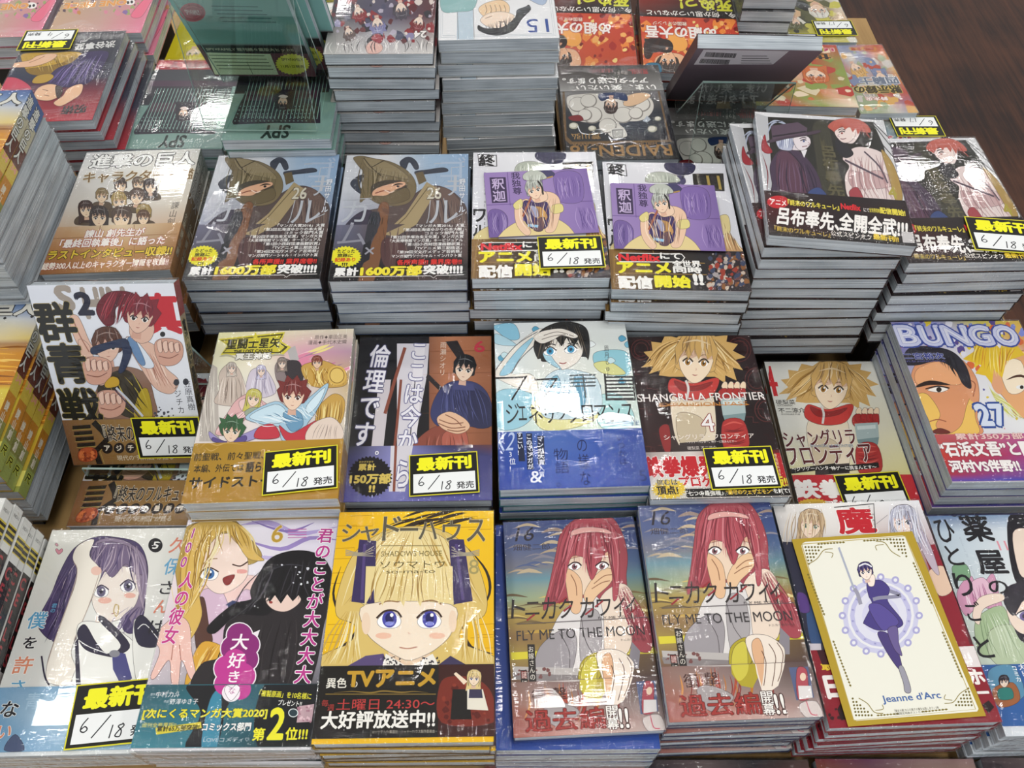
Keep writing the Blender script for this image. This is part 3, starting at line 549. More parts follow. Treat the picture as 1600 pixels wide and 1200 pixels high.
def cover_medicine():
    a = Art([(769, 74), (1413, 64), (1877, 1045), (1120, 1060)], 128, 183, 'D8DEE4', 13)
    a.g([(64, ['4A6C9C', '8AA4C4', 'C8D4E0']), (140, ['B8CAD8', 'DCE4EA', 'E0E6EA']), (600, ['D0DCD4', 'E6E8E4', 'D8DCDC']), (760, ['C8D4C4', 'C0D0C0', 'C8D4CC'])])
    for d, c in (('900 420 960 340 1000 400 1060 330 1090 430 1100 500 1000 480 940 520', 'D49AB8'), ('960 380 1020 350 1060 420 1000 460', 'E4BCD0'), ('880 300 940 290 960 350 900 360', '7CA480'), ('1000 520 1110 480 1150 640 1180 720 1020 700 980 600', 'A8BE96'), ('1040 600 1150 560 1300 640 1320 760 1080 740', 'B9C8A8')): a.s(c, d)
    strands(a, 12, ['7C9470', 'D0DCC4'], '1000 520 1100 500', '1040 700 1200 720', 5); strands(a, 14, ['B06A94', 'EED4E0'], '930 420 1060 350', '960 500 1090 480', 4)
    a.s('1E1A22', '1130 80 1260 90 1260 360 1160 360'); a.s('2A2430', '1110 420 1180 370 1300 370 1330 620 1280 600 1200 640 1150 560'); a.s('F0DCCC', '1130 470 1250 440 1260 590 1190 600 1140 550'); a.s('F0DCCC', '1150 150 1230 150 1230 330 1180 330')
    a.s('FFFFFF', '1166 520 1200 500 1236 516 1210 545'); a.e('7A6AA0', 1200, 522, 20, 20); a.e('2A2038', 1200, 522, 9); a.l('2A2030', 6, '1160 518 1200 496 1240 512'); a.s('2A2430', '1110 430 1240 400 1260 470 1200 450 1150 520'); a.s('F0DCCC', '1000 440 1090 420 1110 450 1020 490 1000 560 970 520')
    blk = '1C1A20'
    for ch, x, y, sz in (('ひ', 848, 140, 130), ('と', 888, 250, 110), ('り', 930, 380, 130), ('ご', 975, 500, 110), ('と', 1020, 660, 120)): a.t(ch, blk, x, y, sz * .62, sz * .86, .012)
    a.t('薬', blk, 988, 128, 130, 130, .03); a.t('屋', blk, 1052, 280, 130, 118, .03); a.t('の', blk, 1085, 392, 88, 64, .02); a.t('11', 'E39AA6', 1104, 206, 40, 46, .02)
    a.t('の', blk, 900, 68, 50, 24, .03); a.v('KUSURIYA NO HITORIGOTO', 'A8B4C4', 950, 260, 12, 200)
    b = a.newband(735, 1012, '2E5FA2')
    b.s('5A90B0', '1040 770 1150 745 1200 880 1080 900'); b.s('A06038', '1060 850 1150 820 1180 900 1090 930'); b.head(1110, 815, 26, -6, 'EED8C6', '2A2430', '40304A'); b.s('2A7C74', '1085 850 1140 845 1150 890 1090 895'); b.v('大ヒ', 'F0F2F4', 1195, 765, 30, 66, .02); b.v('コミカ', 'F0F2F4', 1165, 780, 26, 80, .02)
    return a
def card_postcard():
    a = Art([(161, 178), (702, 143), (1032, 970), (413, 1018)], 103, 149, 'B0942E', 15)
    a.p('E9E7DA', '210 196 222 190 660 162 674 170 998 938 992 950 450 992 436 984 204 206')
    gd = '8C7C2E'
    for P in ('206 200 670 165 985 940 438 990 206 200', ): a.l('B8A45C', 4, P, curve=False)
    for (x, y, dx, dy) in ((215, 205, 1, 1), (668, 172, -1, 1), (975, 930, -1, -1), (440, 975, 1, -1)):
        for i in range(6):
            for j in range(6 - i): a.e('6E6228', x + dx * (i * 14 + 8) + (j * 3 if dy > 0 else -j * 3), y + dy * (j * 15 + 8), 4.6)
        a.l(gd, 3.5, f'{x+dx*20} {y+dy*85} {x+dx*60} {y+dy*60} {x+dx*90} {y+dy*22} {x+dx*130} {y+dy*16}'); a.l(gd, 3, f'{x+dx*95} {y+dy*30} {x+dx*130} {y+dy*36} {x+dx*125} {y+dy*56}')
    def chain(x0, y0, x1, y1, n):
        a.l(gd, 2.5, [(x0, y0), (x1, y1)], curve=False)
        for i in range(n):
            t = (i + .5) / n; a.e('7A6C2C', x0 + (x1 - x0) * t, y0 + (y1 - y0) * t, 5, 4)
    chain(275, 200, 400, 192, 9); chain(480, 186, 610, 178, 9); chain(232, 330, 308, 520, 14); chain(345, 630, 425, 840, 15); chain(705, 280, 790, 470, 14); chain(835, 590, 925, 800, 15); chain(540, 968, 640, 960, 7); chain(740, 952, 860, 940, 8)
    a.e('C9C8E0', 560, 520, 172, 172); a.e('E3E2E6', 560, 520, 150, 150); a.e('BDBBDC', 560, 520, 138, 140); a.e('DAD9E6', 560, 520, 118, 120); a.e('CFCDE4', 560, 520, 84)
    for k in range(16):
        t = k * math.pi / 8; a.e('A9A6D0', 560 + 172 * math.cos(t), 520 + 172 * math.sin(t), 17); a.e('E6E5EA', 560 + 172 * math.cos(t), 520 + 172 * math.sin(t), 8); a.t('✶', '8F8CC0', 560 + 128 * math.cos(t + .2), 520 + 128 * math.sin(t + .2), 16, 16)
    a.l('A8ACBC', 9, '372 215 440 400', curve=False)
    a.s('4A3F80', '500 372 560 362 600 400 590 440 600 470 655 540 650 570 590 585 540 585 490 560 484 545 520 470 505 430')
    a.s('5A4E94', '505 480 560 470 640 545 600 578 560 580'); a.l('F0EEF0', 5, '540 600 590 606'); a.s('4C3F78', '545 600 590 600 630 660 655 750 640 760 590 690'); a.s('6A5C90', '590 585 632 570 640 640 655 700 620 670')
    a.s('9A98A4', '640 755 660 750 690 830 692 865 668 862 660 820'); a.l('9A98A8', 17, '470 470 455 420 440 400', taper=False); a.l('8C8AA0', 16, '600 410 648 432 560 440 525 448', taper=False); a.s('F2E2D6', '498 340 532 340 530 385 505 385')
    a.head(492, 322, 38, -12, 'F2E2D6', '3E3468', '4A4060', 'short'); a.l('E8E6EC', 6, '462 300 490 288 520 302')
    a.t("Jeanne d'Arc", '4A6AA4', 697, 889, 264, 44, .02); a.t('「魔女大戦 32人の異才の魔女は殺し合う」5巻', '5A5648', 720, 940, 200, 13); a.t('店舗限定特典ポストカード', '5A5648', 690, 956, 140, 12)
    for P in ('161 178 702 143 688 160 186 196', '186 196 438 998 413 1018 161 178', '702 143 1032 970 1000 952 672 162', '413 1018 1032 970 1000 952 436 998'): pass
    return a
def cover_battle():
    a = Art([(123, 52), (778, 41), (928, 853), (335, 851)], 122.6, 174.4, 'E2E4EC', 17)
    a.g([(40, ['DDE0EA', 'E8EAF2', 'E4E6EE']), (640, ['D6DAE6', 'DEE2EC', 'E6E8EE'])])
    a.t('S', 'A2968C', 290, 110, 84, 130, .05); a.t('HIN', 'A2968C', 470, 130, 200, 150, .05); a.t('2', '1E1E34', 376, 133, 80, 112, .05)
    a.t('真', 'C2202E', 722, 180, 180, 196, .045); a.e('1E1A1C', 728, 272, 12); 
    sk, sd = 'E0B8A4', 'A8705E'
    a.s('8C6A58', '400 620 440 500 500 420 640 440 690 560 680 650 420 660'); a.s('3A3226', '450 480 560 430 640 520 660 640 560 640 450 560'); a.s('B49C2C', '620 540 660 520 680 650 600 645'); strands(a, 8, ['1E1A12', 'C4B040'], '480 500 600 440', '600 640 670 600', 6)
    a.s(sk, '310 200 350 190 400 300 420 330 390 360 340 300'); a.s(sk, '350 300 400 320 440 440 480 470 450 500 390 440'); a.l(sd, 5, '330 210 360 280 400 350')
    a.s(sk, '560 290 640 300 700 330 740 420 800 480 770 540 700 520 640 440'); strands(a, 10, [sd, 'C48E7C', 'F4D8C8'], '600 330 700 360', '680 500 780 520', 5)
    a.s('DDE4EE', '560 290 610 300 690 410 640 420 590 350'); a.s('6A8CB4', '570 300 600 290 650 400 620 400')
    a.s(sk, '590 190 650 170 690 240 670 300 620 310 580 270')
    a.head(625, 190, 76, 10, 'E6C0AC', '7E1E2C', '2A1C1C', 'spiky'); a.s('6A1A28', '430 160 470 90 540 75 600 90 570 130 520 150 510 220 470 230'); strands(a, 18, ['4A1220', 'B04450', '921E30'], '500 80 620 80', '440 200 520 230 560 180', 6)
    a.head(480, 320, 74, -6, 'E2BCA8', '5A3426', '2A2020', 'short'); a.s('26304E', '410 330 480 306 560 290 575 330 500 332 420 360'); a.s('26304E', '540 300 590 340 560 430 530 440 550 360')
    for cx, cy in ((760, 350), (440, 430), (500, 580)):
        a.s('D2A08C', f'{cx-70} {cy-20} {cx-50} {cy-55} {cx+10} {cy-58} {cx+56} {cy-34} {cx+58} {cy+26} {cx+20} {cy+62} {cx-44} {cy+56}')
        for k in range(4): a.s('E8C4B2', f'{cx-58+k*26} {cy-40+k*3} {cx-38+k*26} {cy-52+k*4} {cx-30+k*26} {cy-8} {cx-48+k*26} {cy+4}'); a.l('8A5648', 4, f'{cx-36+k*26} {cy-46+k*4} {cx-32+k*26} {cy-2}')
        a.l('8A5648', 4, f'{cx-50} {cy+20} {cx} {cy+30} {cx+40} {cy+12}')
    a.s('C8A030', '470 490 500 460 530 470 530 500 480 510'); a.l('C9CCD6', 10, '520 510 570 560 640 640', curve=False); a.l('4A3A50', 5, '515 520 560 570 630 650', curve=False)
    for ch, x, y, W, H in (('群', 250, 215, 180, 190), ('青', 305, 400, 170, 190), ('戦', 362, 590, 180, 170)): a.t(ch, '16130F', x, y, W, H, .032, 'A8944C', .012)
    a.v('笠原真樹', '2A2A34', 848, 550, 36, 140); a.v('アジチカ', '2A2A34', 800, 560, 34, 150); a.e('2A2A34', 832, 488, 13, 15); a.e('2A2A34', 790, 490, 13, 15); a.specks(14, ['4A4A54'], 690, 600, 780, 650, 3, 8)
    b = a.newband(650, 848, '8F6B3C')
    b.g([(650, ['7A5638', '94703E', '9C7844', '8C6C40']), (850, ['8A5A34', '8E6A3A', '94743E', '866436'])])
    for k in range(5): b.l('241A12', 17, f'{328+k*7} {684+k*26} {408+k*7} {680+k*26}', curve=False); b.l('A8944C', 3, f'{326+k*7} {694+k*26} {410+k*7} {690+k*26}', curve=False)
    b.l('1E1712', 26, '420 660 460 700 480 740 430 790 450 850', curve=False); b.l('A8944C', 3, '440 660 478 700 498 740 450 790 470 850', curve=False)
    b.s('B4542C', '352 800 372 776 410 772 436 790 434 820 400 836 362 830'); b.specks(26, ['D87840', '8A3418'], 362, 782, 428, 828, 4, 9)
    b.t('『終末のワルキューレ』', '2A1E18', 664, 712, 400, 78, .025, 'E8DCC4', .025); 
    for k, ch in enumerate('アジチカ最新作'): b.e('241A16', 482 + k * 52, 778, 24, 24); b.t(ch, 'E6DCCA', 482 + k * 52, 778, 26, 26, .03)
    b.t('現代の“死刑囚”が甦る', 'D8CCB4', 650, 822, 250, 24, .01)
    return a
def cover_saint():
    a = Art([(199, 95), (874, 75), (794, 927), (10, 954)], 126, 182, 'EEE8D0', 19)
    a.g([(75, ['E8E6B0', 'E8E0BC', 'E0D4BE', 'E6DCC4']), (200, ['E6E2C0', 'EAE0C8', 'D8A0B4', 'B894A8']), (330, ['D8D8C8', 'E6E0D2', 'D8C8C8', 'C4A878']), (640, ['E0D8D4', 'E8DCDC', 'DCD4D8', 'E4DCCE'])])
    for k in range(16): x, y = a.r.uniform(600, 850), a.r.uniform(160, 300); a.l(a.r.choice(['E08CA8', 'C878A0', 'F0C4CC', 'F0E090', '9C7C94']), a.r.uniform(8, 20), f'{x-60} {y+20} {x} {y} {x+50} {y-20}', taper=True)
    a.p('B8B0A8', '120 280 160 250 190 270 200 640 100 640'); strands(a, 10, ['8E867E', 'D8D2C8'], '130 280 180 270', '100 640 190 640', 5); a.p('B8B4B4', '540 180 580 160 600 230 560 250')
    for d, c in (('200 300 250 250 300 280 340 400 330 460 180 450 200 380', 'C8B8AC'), ('350 300 400 270 450 300 480 400 340 420', 'CFC6D4'), ('480 260 530 225 580 260 600 340 500 350', '8A7C7C'), ('520 250 600 240 620 330 560 350', '3A3438')): a.s(c, d)
    for x, y, h in ((262, 272, 'C8BEB4'), (410, 286, 'C4C0DA'), (515, 248, '8C8078')): a.head(x, y, 26, 0, 'E8D2C2', h, '4A4450', 'long')
    strands(a, 18, ['8C7C72', 'E8DCD2', 'A89A90'], '210 320 320 320', '180 450 340 450', 4); strands(a, 12, ['9C94AC', 'E8E4F0'], '370 310 450 310', '340 420 480 410', 4)
    a.s('C8A050', '610 270 680 240 740 240 830 290 840 350 780 370 660 360'); strands(a, 24, ['8C6424', 'F0DC94', 'B4842C'], '620 270 820 270', '640 370 820 360', 6, .3); a.e('D9B45C', 790, 310, 48, 50); a.e('8C6424', 790, 310, 38, 40); a.e('E2C26C', 790, 310, 34, 36); a.head(690, 244, 30, 0, 'E8C8AC', '8A4434', '5A3428', 'short')
    a.s('C8A050', '690 480 720 440 780 400 830 440 800 560 690 560'); strands(a, 14, ['8C6424', 'F0DC94'], '700 460 820 430', '690 560 800 560', 6)
    a.s('DDB0B0', '240 500 290 430 360 400 420 440 470 480 420 500 340 510 260 600 180 600'); a.s('E8C8C6', '300 440 380 420 420 470 330 500'); strands(a, 14, ['B07C84', 'F4DCDC'], '260 500 420 450', '180 600 300 560', 5)
    a.head(372, 424, 42, 10, 'EED4C0', 'C8C060', '6A6440', 'long'); a.s('9CA894', '330 490 370 470 420 480 410 510 340 516')
    a.s('9C92C4', '150 590 230 640 330 600 430 560 440 590 340 640 180 645'); a.s('5A4C8C', '170 620 240 640 330 610 320 645 180 645')
    a.s('A6C8DC', '330 520 480 440 560 480 640 430 740 350 735 400 680 500 640 560 690 570 640 640 520 640 500 570 440 560'); a.s('C8E0EC', '350 520 480 455 540 500 500 550'); a.s('6E9CBC', '520 500 600 490 620 560 560 590'); a.s('D4E8F2', '640 460 730 370 700 450 650 500')
    a.s('C23A48', '500 560 560 600 640 560 690 540 640 640 540 640'); a.s('C23A48', '400 570 470 555 500 620 380 625'); strands(a, 16, ['4C7C9C', 'E8F4FA'], '350 530 640 450', '500 560 700 520', 5, .2); a.s('E4D2C4', '660 560 760 520 820 580 800 640 640 640'); strands(a, 8, ['A08C84'], '700 550 800 560', '660 630 800 630', 4)
    a.head(570, 412, 72, 4, 'EED0B8', '7A3230', '5A2C24', 'spiky'); a.head(262, 586, 58, 6, 'E8CDB4', '35603C', '2C4430', 'spiky')
    a.p('D8CC3C', '196 128 530 92 512 140 560 168 520 206 206 208 240 160'); a.p('4A4418', '206 134 522 100 500 142 544 168 510 198 214 200 252 160'); a.p('CFC234', '214 138 512 108 492 142 528 168 502 192 224 194 262 160')
    a.t('聖闘士星矢', '2E2C10', 372, 150, 270, 54, .035, 'E8E060', .03); a.p('D8CC3C', '366 140 382 90 398 138'); a.t('THE LOST CANVAS', '2A2A1C', 370, 188, 196, 16, .04); a.t('冥王神話', 'EDEAE0', 372, 214, 180, 34, .05, '26242C', .06); a.l('B8B49C', 10, '200 216 240 208 280 222', taper=True); a.l('B8B49C', 10, '450 214 490 204 530 210', taper=True)
    a.t('原作✦車田正美', '4A3A3A', 760, 116, 164, 22); a.t('漫画✦手代木史織', '4A3A3A', 742, 142, 194, 22)
    b = a.newband(640, 948, 'AE8526')
    b.g([(640, ['A8821F', 'B48C2A', 'B48A28']), (948, ['A67C1E', 'AE8426', 'AC8024'])])
    for d in ('100 680 140 650 190 662 240 650 330 660', '130 670 160 690 200 670', '600 900 660 880 720 906 760 890'): b.l('C8A458', 6, d, taper=True)
    b.t('前聖戦、前々聖戦、', '2A2416', 250, 716, 350, 40, .02); b.t('本編、外伝では', '2A2416', 200, 776, 250, 42, .02); b.t('語られなかった', '2A2416', 480, 766, 290, 56, .035); b.t('サイドストーリー', '2A2416', 330, 842, 560, 58, .035)
    return a
def cover_ethics():
    a = Art([(908, 120), (1558, 113), (1562, 932), (811, 943)], 128, 182, '1A181C', 21)
    a.g([(113, ['1A181C', '1E1C20', 'B87A58', 'A86A48']), (660, ['18161A', '201E22', 'A8684A', '905638']), (940, ['18161A', '1C1A20', '8C5034', '7C4630'])])
    a.p('1A181C', '905 115 1250 115 1250 690 850 690'); a.p('D8D4DC', '1090 150 1250 150 1240 300 1170 690 1090 690'); a.p('CFC8CE', '1000 330 1060 330 1020 690 960 690'); a.p('E6E2E8', '1180 160 1230 160 1180 690 1140 690')
    a.l('8A4C3C', 16, '1130 170 1080 330 1030 500', curve=False); a.l('8A4C3C', 13, '1110 330 1090 560 1075 690', curve=False); a.l('5A5660', 6, '1180 330 1150 690', curve=False)
    for y in (190, 300, 400, 500, 600): a.l('8C5438', 4, f'1250 {y} 1560 {y-6}', curve=False)
    for k in range(14): x, y = a.r.uniform(1250, 1560), a.r.uniform(150, 620); a.l(a.r.choice(['9C6444', 'C08A66', '8A5236']), 5, f'{x-40} {y} {x+40} {y-3}', taper=True)
    a.p('2A2426', '1330 140 1390 135 1440 230 1400 240'); a.l('2A2426', 22, '1240 310 1310 380', curve=False)
    a.s('3A3E6A', '1290 400 1360 340 1480 345 1550 420 1560 560 1440 560 1400 510 1340 550 1290 560 1256 500'); a.s('2E3054', '1450 380 1540 420 1555 560 1450 550'); strands(a, 26, ['262848', '565C90', '30345C'], '1310 380 1480 360', '1280 540 1440 520 1540 560', 5, .1); a.p('444878', '1370 345 1470 350 1474 385 1366 380')
    a.head(1425, 275, 62, 8, 'ECD2BC', '1C1E22', '1C1A20', 'short')
    a.s('8C4A3C', '1200 620 1300 560 1400 600 1440 690 1180 690'); a.s('B06050', '1320 600 1420 570 1440 690 1330 690'); strands(a, 10, ['6A3428', 'B87060'], '1220 610 1420 600', '1200 690 1430 690', 5)
    a.s('E4BC9C', '1290 520 1350 490 1420 520 1452 560 1430 590 1380 600 1310 570'); 
    for d in ('1300 530 1360 550 1420 545', '1296 548 1360 572 1430 566', '1330 505 1380 530 1410 560', '1340 580 1390 588 1430 580'): a.l('8C5C48', 5, d)
    a.t('6', 'C83A4C', 1500, 165, 54, 58, .02); a.v('雨瀬シオリ', 'E6D4C4', 1318, 225, 34, 170)
    wt = 'EEECF4'
    a.v('ここは今か', wt, 1172, 400, 104, 560, .02, '6C6A96', .04, rot=-3); a.v('倫理です', wt, 966, 400, 110, 520, .02, '55537A', .035, rot=-5)
    b = a.newband(660, 942, '4E4E8E')
    b.g([(660, ['1E1C24', '8C8CC0', '3A3A5C', '6A4040']), (720, ['30305A', '8E8EC6', '5C5C9C', '404078']), (940, ['50509A', '7878B4', '5A5AA4', '4A4A8C'])])
    b.p('D8D4DC', '1060 660 1170 660 1130 890 1050 890'); b.l('8A4C3C', 13, '1085 660 1075 890', curve=False); b.v('ら', wt, 1118, 800, 90, 160, .02, '6C6A96', .04); b.v('。', wt, 1010, 680, 60, 60, .02, '55537A', .035)
    b.burst('17141A', 957, 815, 112, 104, 34, .9); b.t('累計', 'D8C060', 942, 768, 88, 36, .04); b.t('150万部', 'D8C060', 958, 826, 206, 54, .05); b.t('!!', 'D8C060', 966, 876, 32, 36, .04); b.t('おかげさまで', 'D8C060', 938, 742, 70, 10, .02)
    return a
def cover_blue():
    a = Art([(102, 49), (753, 33), (884, 861), (129, 884)], 126, 183, 'DDE2E4', 23)
    a.g([(33, ['DCE2E6', 'E2E4E2', 'DCE0E0']), (330, ['D6E2E2', 'E4E6DC', 'D8E2DA']), (580, ['C4DCE2', 'D8E4D0', 'CCDCD4'])])
    for d, c in (('100 60 200 50 230 120 180 130 120 90', '8CC4DC'), ('110 100 180 130 210 160 110 150', 'B4D8E6'), ('600 200 700 180 770 200 780 300 700 310 620 280', '8EC6D4'), ('600 250 680 240 760 300 650 300', 'D8D890'), ('110 400 240 380 330 450 250 560 120 570', '9CCCDC'), ('600 430 720 400 800 500 780 570 640 570', 'A8D4D4'), ('300 440 560 420 620 520 460 580 330 570', 'E0DC9C')): a.s(c, d)
    for k in range(22): x, y = a.r.uniform(110, 790), a.r.uniform(70, 560); a.s(a.r.choice(['7CBCD4', 'ECF2F2', 'C8E2E8', '5CA4C4']), f'{x} {y} {x+18} {y-14} {x+40} {y+4} {x+14} {y+18}')
    a.s('C8DCE4', '350 330 420 280 530 285 620 330 640 470 560 520 360 520 330 420'); a.s('7CB4CC', '360 360 420 310 440 420 400 500 350 470'); a.s('6EA8C4', '500 320 560 320 560 440 520 480'); strands(a, 14, ['4A88A8', 'E8F2F4'], '380 320 560 310', '350 510 600 500', 4)
    a.s('ECE6DC', '108 290 210 160 320 80 360 90 330 130 230 230 190 300 280 300 320 350 300 400 130 330'); a.l('6A6A70', 4, '110 280 210 160 320 90'); a.l('6A6A70', 4, '190 300 240 220 340 130'); a.s('9CCCE0', '130 300 220 180 300 120 220 240 180 300')
    a.s('22201F', '300 160 330 90 400 50 480 40 560 70 580 150 572 230 545 215 360 240 335 225 318 222')
    a.s('EFE8DE', '345 190 380 130 530 130 545 190 520 240 470 272 440 280 410 260 365 232'); a.s('A8D0E0', '345 190 370 180 400 230 440 278 400 262 360 232')
    for x, y in ((382, 190), (486, 180)):
        a.s('FFFFFF', f'{x-32} {y+2} {x} {y-22} {x+30} {y-4} {x+16} {y+16} {x-18} {y+18}'); a.e('3E9CC8', x, y - 2, 18, 18); a.e('1C4058', x, y - 2, 8, 9); a.l('2A2020', 6, f'{x-34} {y} {x} {y-24} {x+32} {y-6}')
    a.l('B0605C', 5, '428 246 448 250 464 244'); a.l('2A2422', 5, '360 160 390 152 410 158'); a.l('2A2422', 5, '470 152 500 146 520 152')
    a.p('1C1A1A', '320 230 310 150 360 80 470 60 560 100 575 200 548 180 530 120 500 165 470 110 440 165 400 110 370 175 350 150 345 200'); strands(a, 26, ['4A423A', '0C0A0A', '6A5A48'], '360 70 520 60', '320 230 380 170 520 160 570 220', 5)
    a.s('EFE8DE', '300 120 340 90 420 76 470 84 520 110 500 124 440 110 400 130 340 150'); a.l('6A5A50', 3, '350 110 420 92 500 114'); a.l('6A5A50', 3, '340 130 400 112 460 106')
    dk = '2A282A'
    a.l(dk, 9, '110 322 260 318', curve=False); a.l(dk, 9, '265 310 190 432', curve=False); a.l(dk, 9, '300 330 420 326', curve=False); a.l(dk, 9, '415 325 350 420', curve=False)
    for k in range(4): a.l('5A6468', 8, f'480 {310+k*18} 610 {306+k*18}', curve=False)
    a.l('5A6468', 8, '545 300 560 420', curve=False)
    for k in range(7): a.l(dk, 9, f'660 {318+k*18} 800 {316+k*18}', curve=False)
    a.l(dk, 10, '655 300 665 430', curve=False); a.l(dk, 8, '795 316 808 432', curve=False); a.l(dk, 8, '660 430 808 430', curve=False)
    for ch, x, W, H in (('ジ', 195, 66, 100), ('ェ', 245, 40, 70), ('ネ', 310, 70, 96), ('リ', 378, 44, 100), ('ッ', 440, 50, 70), ('ク', 500, 62, 96), ('ロ', 570, 56, 84), ('マ', 636, 60, 84), ('ン', 705, 56, 96), ('ス', 770, 62, 96)): a.t(ch, dk, x, 498, W, H, -.012)
    a.t('Romance', '3A5A94', 748, 543, 160, 34, 0, sk=.3); a.v('眉月じゅん', '3A3A40', 668, 240, 26, 170, rot=-3)
    b = a.newband(584, 876, '2C4CA0')
    b.g([(584, ['2A4A9C', '4A6CB4', '3A5CAC', '2A489A']), (876, ['24409A', '2C50AC', '2A4CA8', '203C90'])])
    wt = 'E8ECF6'; b.t('K2', 'B8C8E8', 160, 640, 90, 90, 0, sk=.2); b.p('141E3E', '318 612 352 612 356 756 322 756'); b.v('マンガ大賞', wt, 336, 686, 32, 145, .02); b.v('入賞', wt, 340, 790, 30, 60, .01); b.p('141E3E', '262 600 292 600 300 782 268 782'); b.v('このマンガが', wt, 280, 690, 30, 180, .02); b.p('141E3E', '216 600 244 600 258 740 226 740'); b.v('すごい!', wt, 232, 650, 30, 120, .02)
    b.v('3位!', wt, 194, 740, 34, 110, .01); b.t('&', wt, 312, 818, 60, 60, .01)
    nv = '16265C'
    pass; b.v('いつかは', nv, 740, 680, 44, 160); b.v('の様な', nv, 550, 740, 62, 250, -.005); b.v('物語。', nv, 442, 770, 80, 200, -.005); b.t('5', '1A2C6A', 846, 812, 36, 56)
    return a
def figure_frontier(a, x, y, k, gl):
    """a plain fair-haired figure in a red scarf and bandaged glove, drawn at x, y in units of k"""
    T = lambda d: [(x + k * p, y + k * q) for p, q in a.pts(d)]
    hr = 'D2AA66'
    a.p(hr, T('-.9 .35 -1.3 .3 -1.25 .1 -1.7 .25 -1.5 -.05 -2 0 -1.6 -.3 -1.9 -.6 -1.55 -.65 -1.6 -1 -1.2 -.95 -1.05 -1.25 -.6 -1.15 -.1 -1.5 .3 -1.3 .7 -1.5 .9 -1.2 1.4 -1.25 1.35 -1 1.8 -.9 1.6 -.65 2.1 -.4 1.7 -.3 2 .1 1.6 0 1.75 .5 1.3 .3 1.3 .6 .9 .35'))
    a.hairlines(40, ['A87E3C', 'F0D8A4', '8C6630', 'E4C080'], T('-.6 -1.1 .9 -1.1'), T('-1.9 -.2 -1.3 .2 1.3 .3 1.9 -.1'), k * .05)
    a.s('E2D4BC', T('-.7 1 .6 .9 .9 1.6 .8 3 -.4 3.1 -.8 2')); a.s('C8B89C', T('-.6 1.8 .3 1.9 .5 2.6 -.4 3')); a.p('3A3030', T('-.5 2.9 .9 2.8 .9 3.2 -.5 3.3'))
    a.head(x + .15 * k, y - .33 * k, .92 * k, 4, 'F2DCC0', hr, 'A87830', 'short')
    a.s('C23A34', T('-.8 .42 0 .62 .9 .4 1.05 .6 .7 1.15 -.2 1.25 -.9 .95')); a.s('8E2624', T('-.7 .5 0 .72 .8 .55 .4 .85 -.4 .9')); a.l('D8D4D0', k * .09, T('-.25 .5 -.15 .8 -.2 1.2'))
    a.s('B63632', T('1.05 .9 1.6 .6 2 .7 2.1 1.2 1.7 1.35 1.1 1.3'));
    for j in range(4): a.s('F0D8B8', T(f'{1.15+j*.24} .75 {1.25+j*.24} .55 {1.38+j*.24} .6 {1.36+j*.24} .85')); a.s('A82C2A', T(f'{1.13+j*.24} .85 {1.36+j*.24} .82 {1.36+j*.24} 1.12 {1.15+j*.24} 1.1'))
    a.p('A9BABA', T('1.1 1.2 2.05 1.15 2.1 1.75 1.2 1.85')); a.p('D0DCDA', T('1.2 1.3 1.95 1.25 1.97 1.4 1.22 1.45')); a.p('7C9496', T('1.2 1.85 2.1 1.75 2.05 2.05 1.3 2.1'))
    a.s('AC3230', T('1.2 2.1 2 2.05 2.2 3.1 1.3 3.2')); a.hairlines(8, ['7C1E20', 'D05A50'], T('1.2 2.2 1.3 3.1'), T('2 2.1 2.15 3.1'), k * .06)
